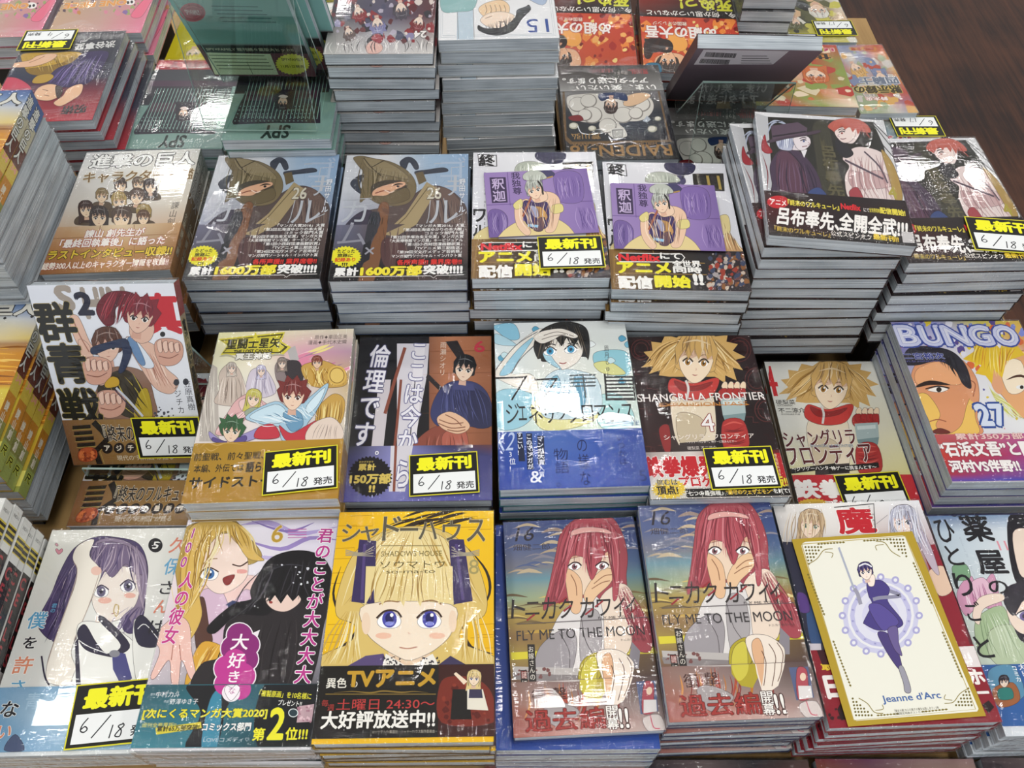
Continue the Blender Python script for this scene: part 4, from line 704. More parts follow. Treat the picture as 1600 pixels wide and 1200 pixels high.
def cover_frontier_black():
    a = Art([(770, 118), (1392, 107), (1603, 917), (887, 932)], 118, 177, '1C1012', 25)
    a.g([(107, ['24100F', '1A0C0E', '2A1012']), (450, ['2C1214', '140A0C', '1C0C0E']), (700, ['341416', '1A0C0E', '200E10'])])
    for k in range(40):
        x, y = a.r.uniform(780, 1520), a.r.uniform(120, 680); d = a.r.choice(['4A2022', '38181A', '582A2A']); s_ = a.r.uniform(14, 40)
        a.l(d, 4, [(x, y), (x + s_, y), (x + s_, y + s_ * .8), (x + s_ * 1.8, y + s_ * .8)], curve=False)
    for x, y, r in ((1340, 180, 60), (840, 180, 50), (1430, 330, 60), (1480, 480, 60)): [a.l('5A2826', 4, [(x + (r - j * 16) * math.cos(t / 6), y + (r - j * 16) * math.sin(t / 6)) for t in range(0, 40)], curve=False) for j in range(2)]
    a.s('3A2A28', '980 560 1060 540 1100 690 1000 690'); a.s('8E2A2A', '930 580 980 560 990 680 960 690')
    figure_frontier(a, 1100, 270, 130, 0)
    a.p('1C1012', '900 402 1000 396 1000 400 900 404'); a.t('SHANGRI-LA FRONTIER', 'EFE9E4', 1145, 418, 650, 40, .008, '4A1A1A', .02); a.l('C87830', 3, '925 462 1390 456', curve=False); a.t('EXPANSION PASS', 'C48436', 1158, 454, 450, 20, .004)
    a.t('4', 'F2EEEC', 1178, 545, 66, 90, .006, '8A2020', .03); a.t('シャングリラ・フロンティア', 'EFE4DC', 1185, 616, 460, 28, .01); a.t('〜クソゲーハンター、神ゲーに挑まんとす〜', 'EFE4DC', 1196, 642, 260, 12, .01)
    a.t('硬梨菜 不二涼介', 'D8CCC4', 1150, 672, 150, 18)
    b = a.newband(690, 925, 'C8C2BC')
    b.g([(690, ['A89A94', 'D8D0CA', '8A2026', '5A1418']), (870, ['E8E4E0', 'EAE6E2', 'B01E26', '8C161C'])])
    b.t('鉄拳爆発', 'C21E28', 1040, 766, 370, 110, .045, 'F2EEEA', .03); b.t('プロゲーマーが', 'C21E28', 1240, 838, 420, 58, .04, 'F6F2EE', .03)
    b.burst('E2C23A', 980, 880, 92, 52, 24, .82); b.t('挑むは', '2A2016', 970, 846, 108, 32, .02, 'F2E8C8', .03); b.t('頂点!', '2A2016', 972, 886, 110, 46, .04)
    b.p('15100F', '1062 880 1600 866 1605 912 1070 922'); b.t('「七つの最強種」', 'EDEAE4', 1160, 900, 190, 26, .025); b.t('“墓守のウェザエモン”', 'E8C23A', 1390, 893, 240, 26, .03); b.t('を討て!!', 'EDEAE4', 1556, 888, 90, 26, .025)
    b.p('B01E26', '1520 700 1560 698 1600 850 1540 860'); b.t('版!!', 'E8D23A', 1555, 842, 66, 56, .04, '5A1014', .04); b.v('特装版本付き', 'E0C8A0', 1528, 760, 30, 120, .02)
    return a
def cover_frontier_white():
    a = Art([(166, 293), (687, 292), (932, 1013), (340, 1015)], 113, 175, 'E6E6E0', 27)
    a.g([(290, ['E2E2DC', 'E9E9E3', 'E4E4DE']), (600, ['E0E0D8', 'E6E2D4', 'DCD8C0']), (850, ['D8D49C', 'DDD2A4', 'D4CC8C'])])
    figure_frontier(a, 470, 450, 118, 0)
    a.t('4', 'CC2A30', 186, 385, 84, 150, .012); a.t('硬梨菜', '3A3634', 268, 487, 92, 24, .01); a.t('不二涼介', '3A3634', 298, 527, 128, 24, .01); a.t(': RYOSUKE FUJI', '6A6664', 290, 547, 96, 8); a.t(': KATARINA', '6A6664', 262, 504, 80, 8)
    a.t('シャングリラ', '5A1C20', 430, 660, 350, 84, .02, 'F0ECE4', .03, rot=3); a.t('フロンティア', '5A1C20', 480, 742, 420, 96, .02, 'F0ECE4', .03, rot=3); a.t('SHANGRI-LA FRONTIER', '8A9CB0', 490, 698, 210, 14)
    a.p('1A1614', '290 808 506 782 510 804 294 832'); a.p('1A1614', '472 800 714 778 718 802 478 830'); a.t('〜クソゲーハンター、', 'F0ECE6', 402, 806, 210, 20, .02, rot=2); a.t('神ゲーに挑まんとす〜', 'F0ECE6', 596, 803, 220, 20, .02, rot=2)
    b = a.newband(838, 1010, 'BE2A34')
    b.t('鉄拳', 'F4F0EC', 430, 905, 270, 96, .05); b.t('爆発', 'F4F0EC', 700, 900, 200, 96, .05); b.burst('E2B83A', 400, 990, 90, 40); b.t('ブログ', 'F4F0EC', 560, 980, 200, 50, .04)
    return a
def cover_baseball():
    a = Art([(773, 103), (1390, 96), (1780, 862), (1069, 872)], 128, 182, 'D6D2DA', 29)
    a.g([(96, ['8C86B8', '9A9CD0', 'D8CC60', 'D8B84C']), (240, ['7A76B0', 'D8D4DC', 'E0DCE0', 'D89060']), (420, ['C8C4D0', 'E0E0E4', 'E4E4E6', 'DCD8D4']), (640, ['B8A8B8', 'DAD8DE', 'E2E2E4', 'D8D4DA'])])
    for c, n in (('5A4A90', 30), ('E2C83A', 26), ('D86A3A', 22), ('7C88D0', 26), ('E4E2EC', 24)): a.specks(n, [c], 780, 100, 1500, 330, 4, 22)
    a.specks(30, ['D07080', '5C5AA0', 'D8C040'], 1080, 260, 1500, 620, 3, 9)
    a.s('D9956A', '870 380 900 300 1000 260 1110 280 1180 360 1200 450 1190 560 1210 640 1010 645 960 560 900 470'); a.s('E9BE60', '900 460 950 450 1010 540 990 600 1040 640 1110 600 1140 500 1170 450 1180 560 1190 640 1000 645 950 560'); a.s('E8A878', '900 330 1010 290 1090 330 1110 400 1000 400 900 400'); a.e('DC9A70', 1165, 425, 30, 66, -14); a.l('A05C40', 5, '1150 380 1180 400 1170 460')
    a.s('26222C', '830 300 860 230 960 220 1060 240 1120 290 1150 350 1160 420 1120 400 1080 330 1000 290 900 310'); strands(a, 18, ['4A4452', '0E0C12'], '850 240 1080 250', '840 300 1000 290 1120 390', 5)
    a.l('2A1A16', 22, '880 420 960 394 1060 404', taper=True); a.s('F2ECE4', '950 430 1000 414 1050 424 1010 440'); a.e('2A2018', 1005, 427, 13, 12); a.l('2A1A16', 6, '940 424 1000 410 1056 420'); a.l('9C5A40', 5, '960 580 1000 570 1040 580'); a.s('6A2A24', '970 630 1010 612 1060 632 1010 640')
    a.s('E2A874', '1260 380 1300 300 1440 240 1560 400 1560 560 1400 560 1330 480'); a.s('F2E2C8', '1300 300 1400 290 1420 420 1340 440'); a.e('E0A47C', 1285, 400, 26, 50, -20)
    a.p('E4C02C', '1120 280 1180 240 1150 190 1230 230 1240 170 1300 230 1370 200 1420 260 1330 290 1310 370 1270 330 1260 400 1230 360 1180 350 1210 310'); strands(a, 20, ['D88A2A', 'F4E080', 'B4861C'], '1180 210 1380 230', '1150 280 1290 370 1340 290', 5); strands(a, 14, ['C8C860', 'E6E4B0'], '1240 400 1270 470', '1340 560 1420 570', 6)
    a.l('4A2A1C', 12, '1330 380 1400 360 1480 400', taper=True); a.e('E8E8E8', 1400, 415, 24, 10); a.e('2A2018', 1404, 415, 9)
    for k, (ch, x, W) in enumerate((('B', 855, 112), ('U', 968, 110), ('N', 1088, 130), ('G', 1205, 112), ('O', 1325, 116))): a.t(ch, 'C9CCE6', x, 168, W, 112, .05, '3A4C9C', .055); a.t(ch, 'D9DAE8', x, 168, W - 34, 80, .0, '8C94C8', .02)
    a.t('二宮裕次', '2C3A8A', 930, 266, 200, 34, .03, 'D8DAF0', .03); a.t('YUJI NINOMIYA', '5A5AA0', 940, 292, 190, 10, .01)
    a.t('27', 'D4DCEC', 1256, 548, 140, 120, .04, '2A4A94', .07)
    b = a.newband(640, 866, 'A8385C')
    b.g([(640, ['B85A5A', 'C0607A', 'B45490', 'A04C9C']), (740, ['C03A2C', 'B03450', '9C3A84', '7C3A90']), (830, ['A83040', '8C3A7C', '6A4AA0', '4A4AA8']), (866, ['5A4AA8', '3C48B0', '3A48A8', '3A44A0'])])
    b.t('累計350万部', 'E8C4C0', 1245, 652, 330, 34, .03, '8A2A34', .02); b.t('“石浜文吾”と闘', 'F2ECEA', 1230, 712, 460, 80, .045, '7A2440', .03); b.t('河村VS伴野!!', 'F2ECEA', 1222, 795, 340, 66, .045, '6A2450', .03); b.t('闘', 'F2ECEA', 1440, 712, 90, 80, .04)
    return a
def cover_guide():
    a = Art([(363, 631), (838, 615), (707, 1130), (163, 1152)], 121, 183, 'DCD8CE', 31)
    a.g([(615, ['CFD0D0', 'DDDCD6', 'D8D6D0']), (850, ['D6CEC4', 'E0DCD4', 'D8CFC0']), (1000, ['C4A07C', 'D4BC98', 'C09468']), (1150, ['A87C50', 'BC9460', 'A4744A'])])
    hs = ['4A3A34', '6A5848', '3A3030', '8A7448', '5A4438', 'B49A58', '4A3630', 'A89058', '3E3432', '5A4A40', '6A4E3C']
    for k, (x, y, r) in enumerate(((503, 770, 30), (577, 765, 28), (628, 775, 30), (425, 815, 30), (572, 820, 34), (497, 838, 36), (358, 872, 34), (600, 890, 36), (413, 905, 42), (507, 910, 46), (598, 910, 30))):
        a.s('5C4C3C', f'{x-r*1.3} {y+r*1.9} {x-r} {y+r*.9} {x+r} {y+r*.9} {x+r*1.3} {y+r*1.9}'); a.p('D8CCB8', f'{x-r*.4} {y+r*.95} {x+r*.4} {y+r*.95} {x} {y+r*1.6}'); a.head(x, y, r, a.r.uniform(-8, 8), 'E8CFB0', hs[k], '4A3428', 'long' if k in (2, 6, 8) else 'short')
    a.t('進撃の巨人', 'EDEDEA', 600, 662, 440, 62, .03, '2A2A2C', .045); a.t('キャラクター名鑑', '7A5A2A', 580, 730, 460, 50, .02, 'E8DCC0', .03)
    a.v('諫山創', '3A3230', 722, 890, 34, 110)
    b = a.newband(940, 1140, 'B48458')
    b.g([(940, ['C4A07C', 'D8C4A4', 'BC9468']), (1050, ['A8703E', 'C49458', '9A6A38']), (1140, ['94603A', 'AC7A44', '8A5A34'])])
    for P in ('200 1000 740 980', '180 1060 720 1050', '420 940 380 1140', '560 940 560 1140'): b.l('9A7046', 3, P, curve=False)
    b.t('諫山 創先生が', 'F2ECE6', 480, 975, 250, 38, .035, 'A83438', .05); b.t('「最終回執筆後」に語った', 'F2ECE6', 470, 1014, 440, 40, .035, 'A83438', .05); b.t('ラストインタビュー収録!!', 'E0C23A', 460, 1060, 520, 44, .04, '2A2018', .06); b.t('総勢300人以上のキャラクター情報を収録!!', 'F0E6D8', 440, 1108, 530, 34, .035, 'A02C30', .05)
    return a
def cover_hunter():
    a = Art([(872, 76), (1510, 69), (1503, 724), (774, 735)], 127.5, 183, 'C9CCD2', 33)
    a.g([(69, ['C8CAD0', 'D2D4D8', '9CB4CC', '88A4C4']), (250, ['C4C8D0', 'C0C4CC', 'A0B0C4', '8CA4C0']), (450, ['9CA0B4', '6C6A80', '6A6470', '7C7C90'])])
    for k in range(60):
        x, y = a.r.uniform(1330, 1510), a.r.uniform(75, 320); a.l(a.r.choice(['6A8CB4', 'A8C4E0', '4C6C98', 'C4D4E4']), 4, f'{x} {y} {x+a.r.uniform(-30,30)} {y+a.r.uniform(10,50)}', taper=True)
    a.s('3A3E4A', '1150 110 1190 84 1230 100 1250 140 1230 150 1200 112 1180 150 1160 140'); a.s('3A3E4A', '1230 160 1300 150 1380 140 1400 160 1300 172 1240 180'); a.s('3A3E4A', '890 230 920 190 960 180 940 240 1000 300 960 290')
    a.s('584A48', '880 470 940 380 1050 350 1150 330 1290 240 1400 250 1490 330 1505 430 1500 560 1300 700 1100 720 960 640'); a.s('3E3848', '830 500 900 400 980 360 1010 400 960 560 840 640'); a.s('6A5650', '1300 260 1400 250 1480 340 1490 440 1400 460 1320 420'); strands(a, 26, ['42363A', '7C6A62'], '1300 270 1470 330', '1330 430 1490 450', 5)
    a.p('A2906C', '1290 215 1350 250 1240 430 1130 500 1060 490 1180 380'); a.l('6A5A40', 5, '1300 240 1180 400 1080 490', curve=False)
    a.s('77694E', '905 90 950 80 1010 92 1100 110 1180 150 1225 200 1235 260 1200 320 1130 340 1040 330 980 300 940 320 950 240 960 170 930 130'); a.s('8C7E60', '960 90 1060 104 1150 150 1200 200 1130 190 1040 170 980 140'); a.l('4A4030', 6, '960 90 1000 140 1060 190'); a.l('4A4030', 5, '1000 140 1050 112 1070 104'); strands(a, 20, ['54492F', '9C8E70', '655840'], '940 110 1200 180', '950 300 1040 320 1200 310', 5, .15); a.p('6A5C44', '1230 170 1270 160 1290 210 1250 230')
    a.s('4A4238', '1000 240 1060 210 1150 210 1180 230 1180 250 1120 260 1060 300 1010 296'); a.s('D8A888', '1010 262 1060 236 1160 214 1178 232 1120 260 1070 290 1010 290'); a.l('2A2220', 8, '1110 236 1140 226 1170 228', taper=True); a.e('2A2428', 1140, 238, 8, 6); a.l('8A4A38', 6, '1020 275 1060 262 1100 264'); a.l('E8D0C0', 5, '1070 258 1100 270 1120 262'); a.s('6A5C44', '1010 290 1080 286 1180 246 1200 300 1120 330 1040 325')
    a.s('7A5238', '1040 340 1090 330 1085 420 1060 560 1030 700 960 700 1000 540'); a.l('4A3020', 5, '1060 400 1040 520 1000 660'); a.p('35353C', '985 400 1000 370 1040 370 1050 410 1030 480 1000 520 960 540'); a.p('24242A', '960 540 1000 520 990 620 940 650'); strands(a, 10, ['54545E', '1A1A1E'], '990 380 1040 390', '950 620 990 560', 6); a.p('6A4A3A', '1050 345 1095 360 1090 390 1060 370')
    wh = 'B4B8C0'
    def outl(ch, x, y, W, H): a.t(ch, 'D8DCE2', x, y, W, H, .02); a.t(ch, '6E6A74', x, y, W * .97, H * .97, -.012)
    for P in ('1330 120 1490 110 1490 135 1420 140 1420 210', '850 310 1000 300 1000 330 930 340', '1310 310 1300 400 1290 430', '1380 300 1400 420 1480 380'): a.l(wh, 4, P, curve=False)
    a.t('ゴ', 'A9B8CC', 1430, 140, 130, 110, -.02); a.t('ー', 'B4B8C0', 1440, 220, 16, 90, -.01); a.t('ル', 'B4B8C0', 1380, 370, 150, 120, -.025); a.t('デ', 'B4B8C0', 1440, 240, 110, 90, -.03); a.t('カ', 'B4B8C0', 910, 370, 130, 110, -.025); a.t('ム', 'A8A8B4', 900, 480, 150, 110, -.025)
    a.t('26', 'C9C4B4', 1330, 274, 76, 62, .02, '5A504A', .03); a.v('野田サトル', 'E4E6EA', 1476, 285, 36, 180, .02, '4A5A7C', .03)
    b = a.newband(436, 730, '463C40')
    b.g([(436, ['6A6A80', '5A4E50', '4A3E40', '5C4A48']), (600, ['4A4858', '3E363C', '46383A', '50403E']), (660, ['1E1A1E', '1A161A', '1C1818', '1E1A1A']), (730, ['18141A', '1C181A', '4A3A38', '1A1618'])])
    b.p('A2906C', '1190 430 1250 430 1130 500 1060 490'); b.s('7A5238', '1050 436 1085 436 1060 560 1010 735 930 735 1000 540', False); b.p('35353C', '980 436 1040 436 1030 480 1000 520 960 540'); b.p('24242A', '960 540 1000 520 990 620 940 650'); b.s('54393A', '1060 520 1120 510 1180 560 1160 640 1080 660 1050 600'); strands(b, 20, ['2A2226', '6A5652'], '1060 450 1480 450', '1060 640 1480 640', 6); b.t('ム', '8C8C98', 900, 490, 150, 110, -.028); b.t('×', '9A9AA4', 990, 575, 50, 40, -.02)
    wt = 'F2F0EE'
    for txt, x1, y, W in (('「マンガ大賞2016」大賞', 1488, 444, 250), ('「第2回北海道ゆかりの本大賞」', 1486, 464, 316), ('コミック部門大賞', 1486, 482, 205), ('「第22回手塚治虫文化賞」マンガ大賞', 1484, 502, 380), ('「大英博物館マンガ展」キービジュアル', 1480, 521, 382), ('「第1回小西財団漫画翻訳賞」', 1476, 540, 296), ('「TVアニメ第三期放送」', 1474, 560, 244), ('「第24回文化庁メディア芸術祭」', 1474, 580, 336), ('マンガ部門ソーシャル・インパクト賞', 1474, 601, 368)): b.t(txt, wt, x1 - W / 2, y, W, 17, .018)
    b.p('1A1416', '1130 618 1480 612 1480 646 1126 654'); b.t('各所声援!! 業界席巻!!', 'D8342E', 1304, 633, 340, 30, .035, '1A1014', .03)
    b.t('累計', wt, 868, 684, 128, 46, .05, '14100F', .03); b.t('1600万部', 'EFE03A', 1104, 679, 326, 56, .06, '14100F', .03); b.t('突破!!!!', wt, 1376, 672, 208, 52, .05, '14100F', .03); b.l('E8E4E0', 3, '800 712 1310 706 1326 718 1342 704 1486 700', curve=False)
    b.burst('E6DE2C', 865, 606, 84, 56, 26, .88); b.t('たどった', '1C1A14', 868, 578, 92, 20, .03); b.t('旅路に', '1C1A14', 862, 600, 82, 20, .03); b.t('記録あり', 'D8502A', 862, 622, 108, 22, .035); b.t('!!!', '1C1A14', 860, 646, 30, 16, .04)
    return a
def figure_sitting(a, x, y, k):
    T = lambda d: [(x + k * p, y + k * q) for p, q in a.pts(d)]
    a.s('D8C48C', T('-2.6 3.4 -1.4 2.6 -.4 2.6 .6 2.8 1.6 2.5 2.8 3.4 2.6 4.2 -2.6 4.2')); a.s('E0BCA0', T('-1.5 1.4 -.9 .9 -.4 1 -.9 2.4 -.3 3.4 -.7 3.7 -1.4 2.8')); a.s('E0BCA0', T('.3 .5 1.2 .4 1.9 .9 2 2 1.6 3.4 1 3.6 .8 3.2 1.2 2.2 .9 1.4'))
    a.s('3C2E5C', T('-.8 1 .2 1.2 1 1.2 1.2 2.2 .9 3.2 -.2 3.2 -.8 2.4')); a.s('C89A58', T('-.1 1.5 .6 1.6 1 2.4 .4 2.7 .1 2')); a.s('9C9CB8', T('-.3 1.4 .2 1.6 .3 2.3 -.1 2.2')); a.s('5A4250', T('.2 2.5 .8 2.4 .6 3.4 -.1 3.3')); a.s('D6C884', T('1.35 1.5 2.1 1.4 2.2 2 1.4 2.1')); a.s('D6C884', T('-1.6 1.2 -1 .8 -.9 1.4 -1.4 1.6'))
    a.l('9C5A44', k * .16, T('-.2 .7 -.9 2.2'), curve=False); a.p('8CB8D8', T('-.5 2.8 .3 2.95 .25 3.15 -.55 3')); a.hairlines(20, ['A87C64', '7A5A50', 'F0DCC8'], T('-1.3 1.2 1.7 .9'), T('-.6 3.4 1.4 3.3'), k * .05)
    a.s('E4C4AA', T('.1 .2 .9 .4 1 1 .2 1.2 -.2 .8')); a.head(x + .05 * k, y + .15 * k, .75 * k, -14, 'E8C8AE', 'A8ACA4', '4A4448', 'short'); a.s('B4B8AE', T('-.6 -.6 -.8 -1 -.3 -1.3 .3 -1.3 .8 -1 .9 -.6')); a.hairlines(14, ['7C8078', 'DCE0D8'], T('-.6 -1 .8 -1'), T('-.5 -.1 .6 -.2'), k * .05); a.l('2A2224', k * .12, T('.3 -.5 .6 0 .7 .6'))
def cover_record():
    a = Art([(738, 108), (1371, 118), (1512, 788), (788, 775)], 128, 182.5, 'DCDCE2', 35)
    a.g([(108, ['DADAE0', 'E4E4E8', 'DEDEE4']), (570, ['D0D0D8', 'DCDCE2', 'D4D4DC'])])
    a.s('2C2A4A', '1060 120 1100 106 1180 112 1220 130 1200 170 1130 176 1070 150'); a.s('B48C4A', '1060 165 1130 180 1160 190 1120 200 1060 184'); a.s('4A4668', '1090 190 1150 180 1170 215 1130 240 1080 222'); a.l('2A2638', 8, '1150 200 1180 140', curve=False)
    a.s('B0B6A8', '960 200 980 170 1040 160 1110 176 1140 200 1120 216 980 216'); strands(a, 14, ['7C8478', 'DCE0D4'], '970 180 1120 180', '970 214 1130 214', 4)
    a.p('26221C', '1205 170 1365 168 1372 262 1212 258'); a.t('11', 'B49A4A', 1316, 216, 70, 74, .02); a.v('アジチカ', 'E4DCC8', 1236, 205, 18, 68)
    a.s('DCCB90', '1340 400 1390 390 1400 480 1350 480'); a.s('C89C6C', '1380 480 1440 540 1470 580 1370 580'); strands(a, 10, ['8C6A44', 'F0DCAC'], '1350 400 1430 520', '1380 570 1470 578', 5)
    a.p('16151A', '760 116 860 122 868 184 772 178'); a.p('E4E4E8', '764 120 856 126 863 180 776 174'); a.t('終', '16151A', 812, 150, 84, 66, .035); a.v('Record of Ragnarok', '4A4A50', 828, 400, 18, 400); a.t('ワ', '16151A', 800, 440, 66, 70, .03); a.t('ル', '16151A', 806, 520, 66, 60, .03)
    a.s('D8C890', '790 540 850 500 900 520 900 575 790 575')
    b = a.newband(572, 788, '4C3820')
    b.g([(572, ['8C6830', '3A2C1C', '1E1A1C', '2A2024']), (790, ['7A5A2A', '3A2A18', '1A1618', '30262A'])])
    for P in ('800 590 800 770', '840 572 850 780', '1000 572 1010 600', '800 620 1270 640', '800 690 1280 700'): b.l('A88440', 3, P, curve=False)
    for k, (c, n) in enumerate((('6A4444', 40), ('A8A0A0', 34), ('8C5A30', 24), ('3A4460', 26), ('C8B8A8', 18), ('9C3A2A', 14))): b.specks(n, [c], 1290, 590, 1490, 780, 5, 17)
    b.p('EDEAE6', '806 606 830 584 1150 590 1168 610 1150 636 830 634'); b.p('1A1618', '812 606 832 588 1148 594 1162 610 1148 631 832 629'); b.t('Netflix', 'E0262E', 930, 610, 216, 40, .045, '3A0A0E', .02); b.t('にて', 'F2F0EC', 1090, 602, 106, 34, .04)
    b.t('アニメ', 'EFE62C', 954, 664, 280, 62, .055); b.t('全世界', 'F2F0EC', 1175, 643, 148, 36, .04); b.t('同時', 'F2F0EC', 1180, 676, 150, 34, .04); b.t('配信', 'F2F0EC', 912, 740, 180, 70, .055); b.t('開始', 'EFE62C', 1104, 736, 190, 68, .055); b.t('!!', 'F2F0EC', 1236, 726, 56, 62, .055)
    return a
def card_purple():
    a = Art([(783, 220), (1315, 232), (1380, 575), (798, 565)], 112, 96, '8C74A8', 37)
    a.g([(220, ['8E76AC', '9880B4', '7C64A0']), (575, ['9680B0', '8E76AC', '8068A4'])])
    a.l('6A528C', 4, '905 225 915 400', curve=False); a.l('6A528C', 4, '788 390 1345 405', curve=False); a.l('6A528C', 4, '1080 230 1085 300', curve=False)
    a.p('3A2C4C', '812 246 896 250 902 384 820 382'); a.v('釈迦', 'BBA8CC', 857, 314, 70, 128, .02); a.v('我独尊', '3A2C50', 950, 285, 50, 120, .02)
    a.s('7A62A0', '1150 250 1240 240 1290 280 1290 400 1180 400 1150 330'); strands(a, 16, ['5E4886', 'A892C2'], '1150 270 1280 270', '1170 390 1290 380', 4, .2); a.s('6E5894', '800 430 860 420 900 470 880 560 800 560'); strands(a, 12, ['54407C', 'A490BE'], '810 430 880 440', '810 550 880 550', 4, .2); strands(a, 12, ['5E4886', 'A892C2'], '1260 430 1340 440', '1280 560 1370 560', 4, .2)
    a.s('403C60', '1030 228 1110 224 1150 250 1120 270 1050 262'); a.l('A88648', 7, '1040 256 1090 270 1140 262')
    figure_sitting(a, 1040, 315, 68)
    return a
def cover_hat():
    a = Art([(179, 42), (780, 83), (937, 678), (246, 625)], 128, 182, 'DADADC', 39)
    a.g([(42, ['E2E2E4', 'D2D2D6', 'CACACC']), (400, ['DCDCDE', 'D0D0D4', 'CECED0']), (650, ['D4D4D8', 'CACACE', 'C8C8CC'])])
    a.p('25241F', '240 66 730 90 780 200 850 480 300 450 262 400'); a.p('B9BABE', '170 45 240 66 262 440 240 440'); a.s('3C3A2E', '450 110 520 100 560 300 600 440 480 440 470 300')
    for P in ('730 90 800 160', '740 110 810 200', '760 180 830 260', '770 220 840 330'): a.l('2A2A2C', 4, P)
    a.l('A8B0C4', 10, '232 110 270 86 320 100 330 130', taper=True); a.l('A8B0C4', 8, '236 160 260 100 310 86', taper=True)
    a.s('9C2430', '212 190 226 150 236 190 262 230 240 240 214 226'); a.l('7A1A24', 5, '214 240 240 330 236 420', taper=True)
    a.s('45344A', '250 300 280 240 330 210 400 240 470 330 500 440 480 455 270 450 260 380'); a.s('5A3A4C', '280 260 330 230 400 300 420 440 300 440'); a.l('2A2030', 5, '330 220 400 300 440 420'); strands(a, 18, ['2E2236', '6A5068'], '290 260 430 290', '280 440 480 440', 5); a.p('E4E0E4', '390 216 424 222 410 260'); a.s('3A4A7A', '430 420 480 400 520 450 440 452')
    a.s('E2D8DC', '300 160 400 150 430 165 440 190 420 210 400 225 330 215'); a.s('B8BCD0', '284 150 380 150 390 190 360 200 350 225 300 220 280 190'); strands(a, 20, ['7C84A4', 'E8ECF4'], '290 150 390 150', '290 220 380 215', 4); a.s('E2D8DC', '360 165 424 160 440 188 424 214 396 226 372 210'); a.l('3A2A34', 5, '392 180 408 174 420 178'); a.e('4A5A8A', 408, 182, 5, 5); a.l('3A2A34', 4, '388 170 406 164 420 168'); a.l('8A5A60', 4, '400 208 414 206 424 204'); a.l('B09098', 3, '428 186 436 196 426 200')
    a.s('4A3A48', '240 180 300 160 420 140 480 130 480 142 420 156 320 172 250 190'); a.p('584656', '254 110 380 92 424 120 420 146 300 166 262 176'); a.l('2E2430', 8, '262 160 330 150 418 136', curve=False)
    a.s('E0CFCC', '590 260 650 210 740 220 800 260 830 330 850 480 640 470 600 360 620 300'); a.s('C4A4A4', '620 320 680 330 760 320 820 360 800 400 640 400'); strands(a, 22, ['9C7C80', 'F2E8E6', 'B48C8C'], '620 260 780 240', '640 460 840 470', 5, .15); a.l('5A4A58', 9, '600 270 640 290 780 360', taper=False); a.l('5A4A58', 7, '690 230 760 300 800 380'); a.s('A04048', '620 420 660 400 690 470 640 470')
    a.s('E4D4D0', '565 130 640 110 670 140 640 190 600 186 570 165'); a.s('B85A4C', '520 110 560 80 640 74 700 100 720 140 660 130 640 100 590 110 560 140 540 130'); strands(a, 20, ['7E3228', 'D8806C', 'A44A3C'], '540 100 680 90', '540 130 600 120 720 170', 5, .2); a.s('26242A', '560 170 600 190 640 240 600 260 560 220'); a.s('E8D6D0', '552 140 580 118 640 120 650 150 630 180 600 190 574 176'); a.l('3A2A34', 5, '572 140 586 134 600 138'); a.e('8A3A34', 586, 144, 5, 5); a.l('3A2A34', 4, '568 130 586 124 602 130'); a.l('8A5A60', 4, '578 170 592 172 606 168'); a.l('B09098', 3, '574 148 566 158 576 162'); a.p('B85A4C', '560 130 540 124 560 96 600 82 650 84 690 110 660 150 650 120 636 140 622 112 600 128 586 108')
    a.s('A88A4C', '770 220 830 300 870 440 840 470 800 330'); a.t('終末のワルキューレ', '5A5440', 520, 260, 44, 250, .02, rot=0)
    a.v('呂布奉先', '5C563E', 540, 320, 80, 250, .03)
    a.t('4', 'A89A3C', 822, 424, 40, 60, .03)
    b = a.newband(438, 652, '1A1214')
    b.g([(438, ['2A1416', '1C1214', '201418']), (520, ['4A1216', '1E1012', '2A1014']), (655, ['1A1012', '160E10', '1A1012'])])
    b.e('C4202A', 288, 470, 52, 30); b.t('アニメ', 'F4F0EC', 288, 472, 76, 28, .03, rot=-4); b.t('『終末のワルキューレ』', 'E8D84A', 452, 484, 240, 30, .03, '241010', .02, rot=-3); b.t('Netflix', 'D8242C', 626, 494, 92, 30, .04, rot=-3); b.t('にて', 'F0ECE8', 700, 508, 26, 18, .02, rot=-3); b.t('全世界同時', 'E8D84A', 738, 510, 50, 22, .02, rot=-3); b.t('配信開始!', 'E8D84A', 822, 516, 118, 32, .04, rot=-4)
    b.t('呂布奉先、', 'F6F2EE', 430, 550, 290, 88, .035, '1A0C0E', .02, rot=-4, sk=.1); b.t('全開全武!!!', 'F6F2EE', 732, 580, 320, 92, .035, '1A0C0E', .02, rot=-4, sk=.1)
    b.t('『終末のワルキューレ』', 'D8B84A', 400, 610, 260, 26, .02, rot=-4); b.t('公式スピンオフ', 'E8E2DA', 628, 628, 190, 26, .02, rot=-4); b.t('最新刊!!', 'E8C83A', 790, 640, 120, 30, .04, rot=-4); b.p('C8C4C4', '862 610 916 614 926 664 870 662')
    return a
